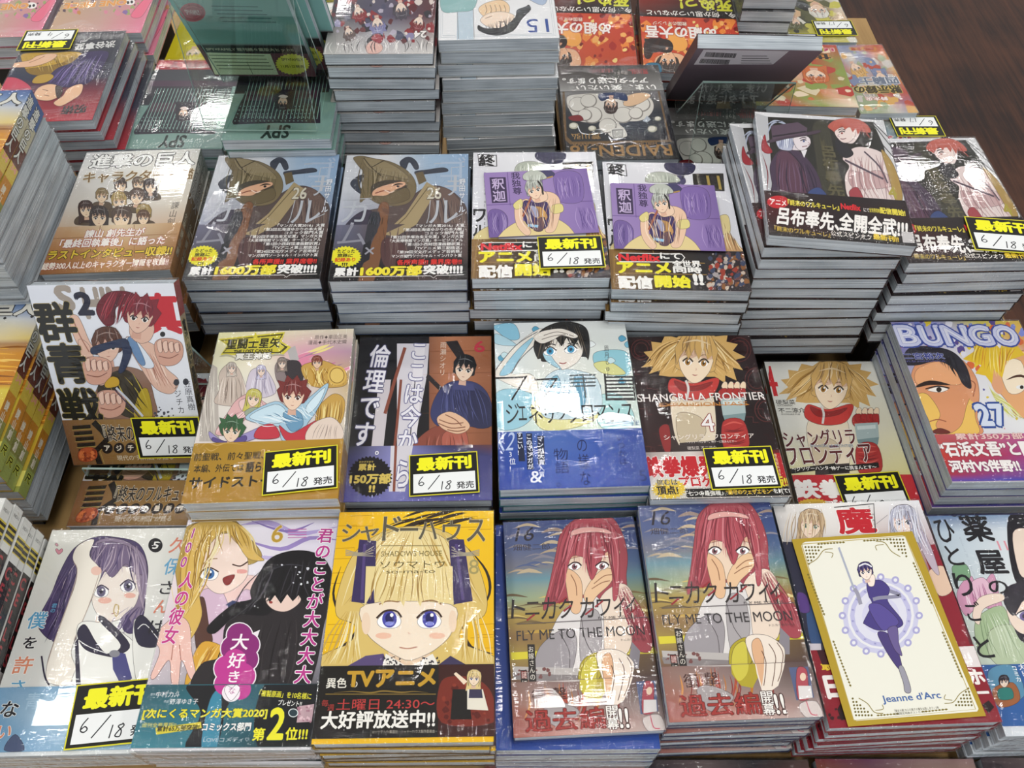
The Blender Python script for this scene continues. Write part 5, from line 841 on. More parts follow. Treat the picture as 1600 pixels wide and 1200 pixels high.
def cover_dark(qy=0):
    a = Art([(78, 365), (629, 360), (751, 889), (134, 897)], 126, 184, '1C1A1C', 41)
    a.g([(360, ['242022', '1E1C1E', '2A2426']), (500, ['8C8A88', '7C7A7C', '6C6A6C']), (620, ['20242E', '2A3448', '1C1E28']), (890, ['1A1816', '22201E', '1C1A1A'])])
    a.p('6E522E', '106 505 118 505 130 760 160 790 700 780 712 790 150 806 112 770'); a.p('6E522E', '628 505 638 505 700 780 690 780')
    a.s('D8D4CC', '130 540 220 520 320 520 420 540 540 520 600 560 600 620 540 670 420 680 450 720 460 760 400 770 360 750 330 680 220 680 160 640')
    for x, y, r in ((190, 580, 50), (250, 560, 46), (540, 580, 50), (480, 560, 44), (270, 640, 56), (440, 640, 54), (355, 700, 50), (230, 640, 40), (510, 630, 40)): a.e('8C8680', x, y, r, r * .86); a.e('DCD8D0', x - 2, y - 2, r - 5, r * .86 - 5)
    a.s('DCB894', '440 580 470 530 540 514 590 530 540 570 480 590'); a.s('1E3460', '310 520 440 515 460 560 380 545 320 560'); a.head(372, 585, 42, 182, 'DCBEA6', '3A2A26', '2A2020', 'short')
    a.e('D8D6D0', 410, 745, 40, 34); a.p('BDBBB6', '380 725 438 722 436 765 386 768'); a.l('6A6866', 4, '380 725 438 722 436 765 386 768 380 725', curve=False)
    for x, y, r in ((168, 700, 26), (270, 715, 22), (600, 718, 26), (630, 660, 18)): a.e('B8B4A0', x, y, r, r * .7); a.e('E0DCD0', x - 2, y - 2, r * .7, r * .5)
    for x, y in ((185, 650), (570, 660)): a.p('B4BCC8', f'{x-24} {y+14} {x} {y-16} {x+22} {y+6} {x} {y+22}')
    a.s('7E1820', '140 650 200 640 220 670 160 672'); a.l('E8ECF0', 5, '190 700 210 740 260 750'); a.l('E8E8F0', 6, '220 840 300 800 360 806 480 790 560 820 700 800', taper=True); a.l('E8E8F0', 5, '360 760 380 780 440 770')
    a.t('RAIDEN-18', '9A7440', 430, 840, 560, 66, .02, '2A2018', .02, rot=180); a.t('HIROMU', '8A6A40', 560, 800, 130, 22, .01, rot=180); a.t('ARAKAWA', '8A6A40', 260, 806, 200, 22, .01, rot=180); a.t('荒川弘', 'B08A50', 236, 760, 160, 34, .01, rot=180)
    b = a.newband(362, 506, '5A5856')
    b.g([(362, ['3A2A2A', '2E2C2C', '3A3636']), (430, ['6A6664', '56524F', '6A6866']), (506, ['A8A6A4', '8C8A88', '908E8C'])])
    b.t('いま、笑いたい', 'F0EEEA', 400, 486, 440, 34, .035, '3A3838', .04, rot=180); b.t('アナタに送ります。', 'F0EEEA', 340, 448, 470, 36, .035, '3A3838', .04, rot=180); b.t('荒川弘、', 'B04040', 520, 396, 110, 30, .02, rot=180); b.t('マッド・', 'C8C0B8', 426, 402, 70, 26, .02, rot=180); b.t('人造人間コメディ', 'B06060', 320, 392, 130, 24, .02, rot=180)
    return a
def cover_teal():
    a = Art([(906, 329), (1602, 323), (1490, 992), (709, 1001)], 113, 175, '6E9C94', 43)
    a.g([(323, ['6E8E88', '7A9C94', '749690']), (1000, ['7E9E95', '82A299', '7A9A92'])])
    a.p('AE343C', '898 329 1602 323 1590 392 880 398'); a.t('YLIMAF'[::-1], '7E222C', 1250, 362, 560, 56, .05, rot=180); a.t('遠藤達哉', 'E0B8B4', 960, 364, 90, 16, .02, rot=180); a.p('3C3E46', '880 398 1590 392 1576 478 842 484'); a.p('4C3448', '842 484 1576 478 1570 520 826 526'); a.p('2E2C36', '826 526 1500 520 1480 660 800 670')
    a.p('2E2A36', '880 660 1420 650 1420 880 1100 878 800 890 790 870'); a.p('4A3040', '900 650 1410 645 1400 700 890 720')
    for k in range(22): x = 900 + k * 26; a.l('8CB4A8', 5, f'{x+30} 540 {x-22-(22-k)*1.5} 850', curve=False)
    for k in range(18):
        for j in range(5): a.e('7A9C94', 850 + k * 30 - j * 10, 760 + j * 26, 5, 4)
    a.p('2A2632', '1080 640 1240 640 1220 780 1100 780'); a.head(1152, 735, 46, 182, 'E8C8B0', '2E2830', '2A2020', 'short'); a.p('2A2430', '1090 640 1220 640 1196 700 1120 700'); a.s('E8D8D0', '1120 690 1152 676 1190 690 1160 704')
    a.t('SPY', '22302E', 1100, 940, 200, 100, .03, rot=180); a.t('×', '22302E', 1120, 862, 50, 34, .01, rot=180); pass
    a.l('5A8C82', 4, '716 990 890 650', curve=False)
    return a
def back_teal():
    a = Art([(224, -60), (1085, -70), (1355, 655), (655, 655)], 113, 175, '4C7F84', 45)
    a.g([(-70, ['7CAAA8', '84B2AE', '80AEAA']), (440, ['7CACA8', '84B2AE', '7EACA8']), (460, ['6A5A5C', '744A54', '6A424C']), (655, ['7A5C60', '7C4A58', '70424C'])])
    a.p('F0F2F4', '310 -10 630 -10 672 140 380 140'); a.t('192997900480 6', '3A4448', 500, 105, 230, 14)
    x = 365
    while x < 590: q = a.r.uniform(3, 8); a.l('2A3438', q * .6, f'{x} 40 {x+12} 92', curve=False); x += q
    a.e('C04A5C', 520, 243, 88, 62); a.e('A03A4C', 520, 243, 78, 54); a.e('D06878', 520, 243, 60, 40); a.e('A83E50', 520, 243, 56, 37); a.t('SPY×FAMILY', 'E0C8C8', 520, 244, 96, 40, .02)
    for k in range(5): a.l('3E6A70', 6, f'{650+k*18} {200+k*25} {970+k*30} {200+k*25}', curve=False)
    a.p('2A2426', '560 458 1290 452 1320 505 590 505'); a.t('SPY×FAMILY 既刊続々重版大ヒット!!', 'B8B49C', 900, 482, 600, 24, .03)
    a.p('E4EAC4', '600 505 1040 510 1090 645 655 648'); [a.l('5A6048', 5, f'{620+k*16} {522+k*22} {1000+k*14} {522+k*22}', curve=False) for k in range(5)]; a.l('3A4030', 3, '880 570 915 645', curve=False)
    a.burst('EEE45A', 1190, 575, 120, 70, 26, .9); a.t('SPY×FAMILY', '3A3418', 1190, 545, 150, 20, .02); a.t('11月1日発売', '3A3418', 1190, 590, 160, 20, .02)
    return a
def back_dark():
    a = Art([(815, 285), (1518, 265), (1250, 590), (690, 590)], 128, 182, '4A3F46', 47)
    a.g([(265, ['7E6E78', '8A7680', '84707A']), (400, ['5A4A56', '685662', '7A6670']), (590, ['3A3036', '443840', '5A4850'])])
    a.p('D8D0D6', '850 290 1320 275 1240 360 810 380')
    for (x0, x1, y) in ((868, 1030, 318), (845, 1000, 358)):
        x = x0
        while x < x1: q = a.r.uniform(3, 7); a.l('2A2428', q * .6, f'{x} {y-15} {x-8} {y+13}', curve=False); x += q
    [a.l('5A5058', 4, f'{1060} {318+k*14} {1200+k*10} {312+k*14}', curve=False) for k in range(4)]
    a.e('6A6458', 1050, 500, 120, 14); a.e('4A4A5C', 1060, 545, 90, 20)
    return a
def cover_crowd():
    a = Art([(200, -183), (781, -185), (747, 320), (95, 324)], 113, 175, '4A4448', 49)
    a.g([(-183, ['3A3438', '4A4450', '5A3A40']), (100, ['3A383E', '56526A', '5A2C30']), (324, ['D0CCC8', 'C8C4C4', 'CAC6C2'])])
    for c, n, r in (('8C2A30', 16, 40), ('2E2C34', 22, 36), ('8A86A8', 16, 34), ('D8CCC4', 22, 22), ('5A1E24', 14, 30), ('484860', 16, 30), ('B0A8B8', 14, 20), ('6A3438', 16, 20)): a.specks(n, [c], 150, -170, 750, 250, 8, r)
    for x, y, h, r in ((420, 150, '7C7CA8', 44), (310, 80, '8C2A30', 40), (560, 60, '4A4450', 44), (250, 200, '6A5A58', 34), (660, 140, '7A2228', 40), (480, -60, 'C8C0C0', 46)): a.head(x, y, r, 180 + a.r.uniform(-20, 20), 'E8D4C4', h, '3A3040', 'spiky')
    a.s('E0B4A8', '350 280 380 245 430 255 450 290 420 318 360 316'); a.s('9C2A34', '380 230 420 200 450 230 430 260'); strands(a, 24, ['2A2628', '5A5658', 'F0ECE8'], '120 250 740 230', '110 320 740 310', 5, .3)
    a.t('24', 'EDE8E4', 672, 205, 76, 42, .04, '2A2428', .04, rot=180)
    return a
def cover_white15():
    a = Art([(785, -266), (1427, -277), (1502, 225), (780, 240)], 128, 182, 'E4E4E6', 51)
    a.l('B0B8C0', 3, '800 -250 795 222 1480 208 1420 -255', curve=False); a.l('B0B8C0', 3, '810 -250 806 212 1468 200 1410 -250', curve=False)
    a.p('B8C8D4', '900 -200 980 -200 990 235 890 235'); a.l('4A4A50', 3, '885 -150 900 235', curve=False); a.l('4A4A50', 3, '980 -150 995 235', curve=False)
    a.s('8CB4B4', '860 -180 1010 -150 1000 40 900 70 800 60 800 -100'); a.s('A8B8D0', '1150 -200 1440 -220 1420 20 1300 -10 1180 -40'); strands(a, 20, ['4A6C8C', 'DCE4EC'], '1160 -180 1420 -200', '1200 -30 1420 10', 5)
    a.s('E8C8A0', '1020 60 1060 20 1150 0 1200 30 1200 80 1150 130 1080 120'); [a.l('6A4A34', 3, f'{1060+k*28} 30 {1070+k*28} 60 {1060+k*28} 80') for k in range(5)]; a.s('D8C080', '1040 -120 1200 -100 1260 -20 1160 0 1050 -40')
    a.s('EED8C4', '1030 120 1080 80 1160 70 1230 90 1240 140 1180 170 1080 160'); a.s('1E1C20', '1020 150 1060 170 1150 165 1200 140 1240 100 1250 60 1300 40 1320 30 1330 60 1280 110 1230 180 1150 210 1080 205 1020 180'); strands(a, 18, ['3A363C', '0A080C'], '1030 160 1240 90', '1060 205 1230 190', 5); a.l('2A2024', 4, '1140 128 1160 132 1176 126'); a.l('6A4A34', 3, '1060 110 1100 96')
    a.t('15', '2A4A94', 1372, 152, 130, 80, -.004, rot=180)
    return a
def cover_fire(seed=53):
    a = Art([(525, -17), (1045, 0), (1132, 426), (557, 406)], 128, 182, 'C4402A', seed)
    a.g([(-17, ['A83420', 'C04A2C', 'A43A24']), (150, ['C8381E', 'D04A2A', 'C03A28']), (426, ['D8703A', 'C8502C', 'B8441E'])])
    for c, n, r in (('E88A3A', 26, 34), ('F0B060', 18, 22), ('A82418', 22, 30), ('F0D080', 12, 14), ('7A1A14', 16, 18)): a.specks(n, [c], 540, 110, 1100, 410, 8, r)
    a.s('F0A850', '690 200 760 190 800 250 770 290 700 270'); a.s('3A221C', '560 240 620 210 690 240 700 300 620 290 590 330 560 320'); a.s('E8B48C', '620 330 700 300 780 320 800 400 640 410'); a.head(690, 350, 60, 184, 'EDBB94', '3A2A22', '3A2420', 'spiky'); a.s('1E6C8C', '570 360 640 360 650 410 560 410')
    a.t('め組の大吾', 'F2EAE4', 760, 186, 400, 70, .035, 'B02018', .04, rot=180); a.t('救国のオレンジ', 'F0E0D0', 700, 136, 190, 22, .02, '9A2018', .03, rot=180); a.t('02', '2A1A18', 640, 260, 160, 80, .04, rot=180)
    b = a.newband(-15, 104, '1C1614')
    b.g([(-15, ['8A2418', '5A1A12', '3A2A1C']), (60, ['6A2014', '2A1612', '221A16']), (104, ['16100E', '16100E', '16100E'])])
    b.t('今、何か思いつかないと', 'F0ECE6', 820, 84, 500, 32, .02, rot=180); b.t('死ぬっ!', 'D8D83A', 900, 34, 290, 66, .04, rot=180)
    return a
def cover_brawl():
    a = Art([(263, 301), (1127, 274), (822, 1071), (-146, 1106)], 113, 175, '3A3A4A', 55)
    a.g([(280, ['5A5A60', '4A4A50', '56565A']), (460, ['4A4A50', '3A3A44', '2A2C3A']), (700, ['28304A', '2A2A44', '2C2A40']), (900, ['A82A40', '8A2434', '902A34']), (1100, ['8A1E2C', 'B02A34', 'B02A38'])])
    a.s('C09A3A', '190 490 300 470 480 470 640 460 730 480 680 560 560 620 420 660 300 660 240 630 210 580'); a.s('8A6A24', '230 620 360 600 560 560 660 500 640 580 480 660 300 670'); strands(a, 26, ['E0C468', '6E541C', 'A8842C'], '210 500 700 470', '240 640 560 640 690 540', 6, .15)
    a.s('E4B896', '90 570 260 540 330 500 440 480 510 490 460 540 360 580 240 600 110 600'); a.l('A87458', 5, '260 560 340 530 400 500')
    a.s('3A2E58', '500 620 640 560 760 470 960 460 940 560 840 700 740 760 560 780 420 730'); strands(a, 30, ['6A5A94', '1E1838', '4C4078', '8C7CB0'], '560 600 920 480', '430 740 560 780 820 720', 7, .1); a.s('B89438', '330 680 440 660 480 690 400 740 290 740')
    a.s('E8BC98', '480 920 560 860 600 800 680 760 740 760 720 840 640 900 540 950'); a.s('E8BC98', '300 860 340 790 420 756 500 760 550 800 530 860 440 900 340 890'); a.s('4A3A34', '500 770 550 780 560 830 520 880 500 840'); a.l('7A4A38', 5, '380 800 430 812'); a.l('7A4A38', 5, '390 850 440 860'); a.s('C84A60', '0 720 100 690 200 720 280 790 240 860 120 870 0 850')
    a.t('16', 'F2ECEA', 80, 836, 150, 70, .01, rot=180); a.t('呪術', '1C181A', 660, 980, 220, 90, .04, 'B02A38', .03, rot=184)
    for x in range(360, 1000, 120): a.t('渋谷事変', '8A8A8C', x + 60, 330, 200, 44, .02, rot=186)
    a.t('渋谷事変', 'D8D8D6', 850, 408, 360, 70, .035, '2A2A2C', .03, rot=186)
    return a
def cover_party():
    a = Art([(706, -151), (1475, -172), (1239, 484), (389, 511)], 113, 175, 'C8A898', 57)
    a.g([(-160, ['B8A090', 'C0A088', 'C8909C']), (200, ['C0A484', 'C0A090', 'D88098']), (500, ['CCA890', 'CCA098', 'E07A98'])])
    for c, n, r in (('9CA86A', 40, 34), ('D88A9C', 30, 36), ('8A6AA4', 18, 26), ('C88A4A', 20, 24), ('5A4050', 60, 18), ('E8C8B0', 20, 26)): a.specks(n, [c], 420, -150, 1440, 300, 8, r)
    a.e('E8A0B4', 880, 110, 120, 70, -8); a.e('E8C8A8', 950, 30, 110, 66, -8); a.e('6A2A34', 950, 40, 66, 34, -8); a.e('F4EEE6', 950, 22, 56, 12, -8); a.e('C888A4', 800, 140, 60, 40); a.e('2A2428', 1250, 76, 104, 46, -14); a.e('F0ECE6', 1250, 66, 84, 16, -14); a.e('181418', 1240, 92, 60, 18, -14); a.e('F4F0EC', 1140, 200, 46, 30); a.e('2A2428', 1124, 206, 12, 14); a.e('2A2428', 1158, 200, 12, 14)
    a.t('ONE PIECE', 'E8A050', 830, 220, 560, 60, .04, 'E8D8B8', .03, rot=184); a.s('E8708C', '1150 320 1300 140 1380 60 1330 200 1240 340')
    return a
def cover_mixed(seed, w, h, cs, words, turn=180):
    """a crowded colourful cover lying with its foot away from the reader"""
    a = Art([(0, 0), (100, 0), (100, 140), (0, 140)], w, h, cs[0], seed); r = a.r
    a.g([(0, [r.choice(cs) for _ in range(4)]), (50, [r.choice(cs) for _ in range(4)]), (100, [r.choice(cs) for _ in range(4)]), (140, [r.choice(cs) for _ in range(4)])])
    for c in cs: a.specks(9, [c], 4, 6, 96, 136, 3, 12)
    for x, y, k in ((32, 52, 13), (68, 74, 14), (30, 100, 11)): a.head(x, y, k, turn + r.uniform(-25, 25), 'ECCDB4', r.choice(cs), '3A3034', r.choice(['short', 'long', 'spiky']))
    for txt, c, o, x, y, W, H, rot in words: a.t(txt, c, x, y, W, H, .04, o, .05, rot=rot)
    return a
def cover_sunset(w=113, h=175):
    """a sky-blue to amber landscape cover with a cracked block title"""
    a = Art([(0, 0), (100, 0), (100, 155), (0, 155)], w, h, 'D8B468', 59)
    a.g([(0, ['5A78A8', '6A88B0', '4A68A0', '3A548C']), (12, ['8CA0BC', 'A8B4C4', '8098BC', '6A84AC']), (24, ['C8CCC8', 'D8D6C8', 'D0D0C8', 'B8BCC4']), (45, ['E0D8C0', 'E4DCC0', 'DCCCA0', 'D8C070']), (50, ['9C7A80', 'A88474', 'B08C64', 'A87C50']), (60, ['D8A040', 'E0A848', 'D89C38', 'CC8C30']), (90, ['C88428', 'D8942C', 'CC8420', 'C07818']), (96, ['D8D478', 'E0DC84', 'D8CC5C', 'D0BC40']), (118, ['E0C850', 'E4C848', 'D8B83C', 'CCA430']), (155, ['B8A04C', 'B4B058', 'A4AC58', '98A450'])])
    for k in range(50): x, y = a.r.uniform(0, 100), a.r.uniform(54, 95); a.l(a.r.choice(['8C5418', 'F0C868', 'B46C1C', 'E8B040']), a.r.uniform(.6, 2), f'{x-16} {y} {x} {y-1} {x+18} {y+.5}', taper=True)
    a.t('進撃の巨人', 'DAD8CE', 50, 12, 94, 17, .05, '1E1C1E', .05); a.specks(16, ['2A2628'], 4, 18, 96, 24, .6, 1.8); a.specks(8, ['3A3030'], 10, 28, 90, 80, .3, .8); a.s('2A241C', '72 112 75 118 76 126 73 121')
    a.p('E8E070', '88 136 100 136 100 150 88 150'); a.v('諫山創', 'DAD4C4', 92, 120, 7, 26)
    return a
def spine_art(t, h, base, bands, words):
    """a book's back strip, t wide and h long, head at the top"""
    a = Art([(0, 0), (t, 0), (t, h), (0, h)], t, h, base, 61)
    for y0, y1, c in bands: a.p(c, [(0, y0), (t, y0), (t, y1), (0, y1)])
    for kind, txt, c, o, x, y, W, H in words:
        getattr(a, kind)(txt, c, x, y, W, H, .03, o, .05)
    return a
def card_new(date):
    """the shop's own card: yellow on black above, white with a handwritten date below"""
    a = Art([(0, 0), (100, 0), (100, 70), (0, 70)], 68, 47, 'D8D02C', 63)
    a.p('14140F', '1.5 1.5 98.5 1.5 98.5 68.5 1.5 68.5'); a.t('最新刊', 'F0EC1E', 51, 17, 80, 24, .05)
    a.p('ECEEEE', '6 33.5 95 33.5 95 65 6 65'); a.t('発売', '18181C', 80, 56, 25, 12, .02)
    m, d = date; k = '26262C'
    if m == 6: a.l(k, 1.4, '20 38 15 45 14 51 18 53 21 50 18 47 14 50')
    a.l(k, 1.4, '44 37 36 48 27 60')
    x = 46
    for ch in str(d):
        if ch == '1': a.l(k, 1.4, f'{x+2} 48 {x} 62', curve=False); x += 6
        if ch == '8': a.l(k, 1.4, f'{x+7} 48 {x+2} 50 {x+6} 55 {x+5} 61 {x} 60 {x+3} 55 {x+8} 50 {x+6} 47'); x += 11
        if ch == '7': a.l(k, 1.4, f'{x} 49 {x+8} 48 {x+4} 62', curve=False); x += 11
        if ch == '4': a.l(k, 1.4, f'{x+3} 47 {x} 55 {x+9} 54', curve=False); a.l(k, 1.4, f'{x+7} 48 {x+5} 62', curve=False); x += 11
    return a
# ---------------------------------------------------------------- shop floor and table
def mm(x, y, z): return (x / 1000, y / 1000, EYE + z / 1000)
TABLE = -745.0
v, f = boxvf(-3.2, 3.6, -2.6, 6.0, -0.05, 0.0); fl = link('floor', mesh('floor', v, f, [FLOORWOOD])); fl['kind'] = 'structure'
v, f = boxvf(-3.2, 3.6, -2.6, 6.0, CEIL + 0.02, CEIL + 0.1); ce = link('ceiling', mesh('ceiling', v, f, [flat('white_ceiling', 'D8D8D4', 0.9)])); ce['kind'] = 'structure'
EDGE_R = 588
table = tag(empty('display_table', mm(0, 600, -1450)), 'wooden display table carrying every stack of comic paperbacks', 'table')
def tpart(name, x0, x1, y0, y1, z0, z1, m, base=(0, 600)):
    v, f = boxvf((x0 - base[0]) / 1000, (x1 - base[0]) / 1000, (y0 - base[1]) / 1000, (y1 - base[1]) / 1000, (z0 + 1450) / 1000, (z1 + 1450) / 1000)
    return link(name, mesh(name, v, f, [m]), table)
tpart('table_top', -900, EDGE_R, -170, 1330, TABLE - 30, TABLE, TABLEWOOD)
for x in (-860, EDGE_R - 40):
    for y in (-130, 1290): tpart('leg', x - 30, x + 30, y - 30, y + 30, -1450, TABLE - 30, TABLEWOOD)

# ---------------------------------------------------------------- one paperback of each kind
ORD = ['', 'topmost', 'second', 'third', 'fourth', 'fifth', 'sixth', 'seventh', 'eighth', 'ninth', 'tenth', 'eleventh', 'twelfth']
class Kind:
    """a title: its printed front (Art), thickness t (mm, covers to cover), spine side (+1 right, -1 left), spine art"""
    def __init__(s, art, t, side=1, spine=None, back=None, name='comic_paperback', wrap=True):
        s.a, s.t, s.side, s.name = art, t, side, name; w, h = art.w, art.h; W, H = w / 2000, h / 2000; T = t / 1000
        s.w, s.h = w, h
        me = art.build('cover', 0.25)
        # back board joined to the front by the hinge
        bm_v, bm_f = boxvf(-W, W, -H, H, -T, -T + 0.00025); n = len(me.vertices)
        V = [tuple(q.co) for q in me.vertices] + bm_v; F = [tuple(p.vertices) for p in me.polygons] + [tuple(n + i for i in q) for q in bm_f]
        buf = [0.0] * (len(me.vertices) * 4); me.color_attributes['ink'].data.foreach_get('color', buf)
        C = [tuple(buf[i * 4:i * 4 + 3]) for i in range(len(me.vertices))] + [hexlin(back or art.base)] * 8
        bpy.data.meshes.remove(me); s.cover = mesh('cover', V, F, [INK], C)
        x0, x1 = (-W + 0.0009, W - 0.0006) if side > 0 else (-W + 0.0006, W - 0.0009)
        v, f = boxvf(x0, x1, -H + 0.0007, H - 0.0007, -T + 0.0004, -0.0004); s.pages = mesh('page_block', v, f, [PAGES])
        sx = W * side
        if spine:
            sv, sf = boxvf(min(sx, sx - side * .0004), max(sx, sx - side * .0004), -H, H, -T, 0); n = len(sv); cc = [hexlin(spine.base)] * 8
            sv += [(sx + (0.00003 + z / 1000) * side, y / 1000, -T / 2 - side * x / 1000) for x, y, z in spine.V]; sf += [tuple(n + i for i in q) for q in spine.F]; cc += spine.C
            s.spine = mesh('spine', sv, sf, [INK], cc)
        else:
            sv, sf = boxvf(min(sx, sx - side * .0004), max(sx, sx - side * .0004), -H, H, -T, 0); s.spine = mesh('spine', sv, sf, [INK], [hexlin(back or art.base)] * 8)
        s.band = art.buildband('paper_band', side, t) if art.bandart else None
        s.top = max(q[2] for q in art.V) / 1000
        s.film = filmmesh(W, H, T) if wrap else None; s.proto = None
    def place(s, loc, rot, label, group):
        if s.proto is None:
            r = empty(s.name, loc, rot); s.proto = r
            link('cover', s.cover, r); link('page_block', s.pages, r); link('spine', s.spine, r)
            if s.band: link('paper_band', s.band, r, (0, 0, s.top))
            if s.film: link('plastic_wrap', s.film, r)
        else:
            r = s.proto.copy(); COL.objects.link(r); r.location = loc; r.rotation_euler = rot
            for ch in s.proto.children: c = ch.copy(); COL.objects.link(c); c.parent = r
        return tag(r, label, 'book', group)
import bmesh
def filmmesh(W, H, T):
    bm = bmesh.new(); e = 0.0007
    v, f = boxvf(-W - e, W + e, -H - e * 2, H + e * 2, -T - 0.00015, 0.0012); vs = [bm.verts.new(q) for q in v]
    for q in f: bm.faces.new([vs[i] for i in q])
    bmesh.ops.bevel(bm, geom=list(bm.edges), offset=0.0011, segments=2, affect='EDGES', profile=0.6)
    me = bpy.data.meshes.new('plastic_wrap'); bm.to_mesh(me); bm.free(); me.materials.append(FILM)
    for p in me.polygons: p.use_smooth = p.area < 1e-4
    return me
RN = random.Random(11)
def stack(parts, x, y, z, yaw, what, top, group, riser=True, jit=1.5, drift=(0, 0)):
    """books lying one on another from the top cover at height z down; parts = [(Kind, how many)]"""
    k = 0; zz = z; n = sum(q for _, q in parts); w = parts[0][0].w; h = parts[0][0].h
    for kind, q in parts:
        for _ in range(q):
            k += 1; j = 0 if k == 1 else jit
            dx, dy, da = RN.uniform(-1.6, 1.6) * j + drift[0] * (k - 1), RN.uniform(-1.3, 1.3) * j + drift[1] * (k - 1), RN.uniform(-.7, .7) * j
            lab = top if k == 1 else f'{ORD[k]} book in the stack topped by {what}' if len(what.split()) < 9 else f'{ORD[k]} book down, below {what}'
            kind.place(mm(x + dx, y + dy, zz), (0, 0, R(yaw + da)), lab, group)
            zz -= kind.t + 1.45
            w, h = kind.w, kind.h
    if riser and zz + 1.3 - TABLE > 4:
        xx, yy = x + drift[0] * n, y + drift[1] * n
        tpart('riser_block', xx - w / 2 + 26, xx + w / 2 - 26, yy - h / 2 + 24, yy + h / 2 - 24, TABLE, zz + 1.0, DARK)

K = {}
K['yellow'] = Kind(cover_yellow(), 13, back='2A2624'); K['moon'] = Kind(cover_moon(), 10.8, back='3A4468'); K['hundred'] = Kind(cover_hundred(), 12.5, back='D8D4D8')
K['kubo'] = Kind(cover_kubo(), 11.5, back='D8DADA'); K['wizard'] = Kind(cover_wizard(), 11.5, back='8C1C2C'); K['medicine'] = Kind(cover_medicine(), 12, back='C8D0D8')
K['battle'] = Kind(cover_battle(), 13, back='2A241E', spine=spine_art(13, 174.4, '6A5840', [(0, 30, '8C3A34'), (30, 60, '9C8C74')], [('v', '真群青戦', '1C1814', '9A8A5C', 6.5, 78, 9, 90), ('v', 'アジチカ', '2A241E', None, 6.5, 146, 5, 26)]))
K['saint'] = Kind(cover_saint(), 13, back='D8D0C0'); K['ethics'] = Kind(cover_ethics(), 12, back='2A2830'); K['blue'] = Kind(cover_blue(), 12.5, back='2C6A6A')
K['fblack'] = Kind(cover_frontier_black(), 11.5, back='2A1416'); K['fwhite'] = Kind(cover_frontier_white(), 11.5, back='D8D8D0'); K['baseball'] = Kind(cover_baseball(), 13.5, back='3A3A74')
K['guide'] = Kind(cover_guide(), 14, back='C8C4BC', spine=spine_art(14, 183, '8C7458', [(0, 70, 'C4C2BC'), (120, 183, '3A2E24')], [('v', '進撃の巨人', 'E4E2DC', '1E1C1C', 5.5, 42, 9, 76), ('v', '名鑑諫山創', 'D8CCB0', '2A2018', 5.5, 128, 7, 60)]))
K['hunter'] = Kind(cover_hunter(), 14, back='4A5C78'); K['record'] = Kind(cover_record(), 13.5, back='2A2624'); K['hat'] = Kind(cover_hat(), 12.6, back='2E1A1C')
K['dark'] = Kind(cover_dark(), 14, side=-1, back='241E20'); K['teal'] = Kind(cover_teal(), 13, side=-1, back='6A988E')
K['tealback'] = Kind(back_teal(), 11, side=-1, back='6A988E', wrap=False); K['darkback'] = Kind(back_dark(), 15, side=-1, back='3A2A2A', wrap=False)
K['crowd'] = Kind(cover_crowd(), 12.5, side=-1, back='16161A'); K['white15'] = Kind(cover_white15(), 14, side=-1, back='C4C6C4'); K['fire'] = Kind(cover_fire(), 12, side=-1, back='8A3020')
K['brawl'] = Kind(cover_brawl(), 12.5, side=-1, back='8C2430'); K['party'] = Kind(cover_party(), 13, side=-1, back='C87C94')
sp34 = spine_art(13.5, 175, 'C8862C', [(0, 30, '5A70A0'), (30, 62, 'C8C0A4'), (62, 88, '6A3428'), (88, 108, 'D8BC48'), (135, 150, '8A8C4C'), (150, 175, '9AA65A')], [('v', '進撃の巨人', 'E6E4DC', '1E1C1E', 5, 44, 10, 78), ('t', '34', 'E8A088', None, 7, 92, 9, 8), ('v', '諫山創', 'E4DCC8', None, 6, 132, 6, 32), ('t', '尺', '1E1E14', 'D8DC3A', 6.5, 158, 8, 9)])
K['sunset'] = Kind(cover_sunset(), 13.5, back='C8A050', spine=sp34)
K['sunsetflip'] = Kind(cover_mixed(71, 113, 175, ['A8ACB0', 'B4B8BC', 'C0C4C8'], []), 13.5, side=-1, back='9CA0A4')
wc = cover_mixed(73, 113, 175, ['E4E4E0', 'DCDCD8', 'E8E8E4'], [('CELLS', 'A82A30', 'E8E8E4', 50, 30, 90, 24, 0)])
K['cells'] = Kind(wc, 12.4, back='E0E0DC', spine=spine_art(12.4, 175, 'E2E2DE', [(16, 31, 'D8C23A'), (17.5, 20, '1A181A'), (22, 25, '1A181A'), (27, 30, '1A181A'), (38, 112, '1C1618'), (112, 120, 'D8D0CC'), (120, 128, '2A2024')], [('v', 'CELLS', 'B03840', None, 6.2, 74, 11, 70), ('v', '清水茜', '8A8A88', None, 6.2, 150, 5, 26), ('t', 'NO11', '8A8A88', None, 6.2, 8, 8, 3)]))
K['orangeL'] = Kind(cover_mixed(75, 128, 140, ['C86A34', 'D8C8A8', '8A9A4A', 'B83A2C', 'E8D4B8'], [('1600万部突破', 'B8285A', 'F0E6D0', 50, 12, 92, 11, 180), ('世界', '2A2420', 'D88A3A', 66, 28, 50, 14, 180)]), 13, side=-1, back='C8A070')
K['orangeR'] = Kind(cover_mixed(77, 75, 156, ['C8C0B8', 'B84A34', '7A86A8', 'D8A85C', '9CA884'], [('最終', 'B03A2A', 'E8D050', 60, 8, 50, 8, 180), ('四騎士', '6A7488', 'E4E4E4', 60, 76, 70, 16, 180), ('黙示録の', '3A2E14', 'D8C060', 50, 94, 84, 16, 180), ('鈴木央', 'F0E4E0', 'B84A34', 40, 112, 40, 8, 180)]), 11, side=-1, back='C8B8A8')
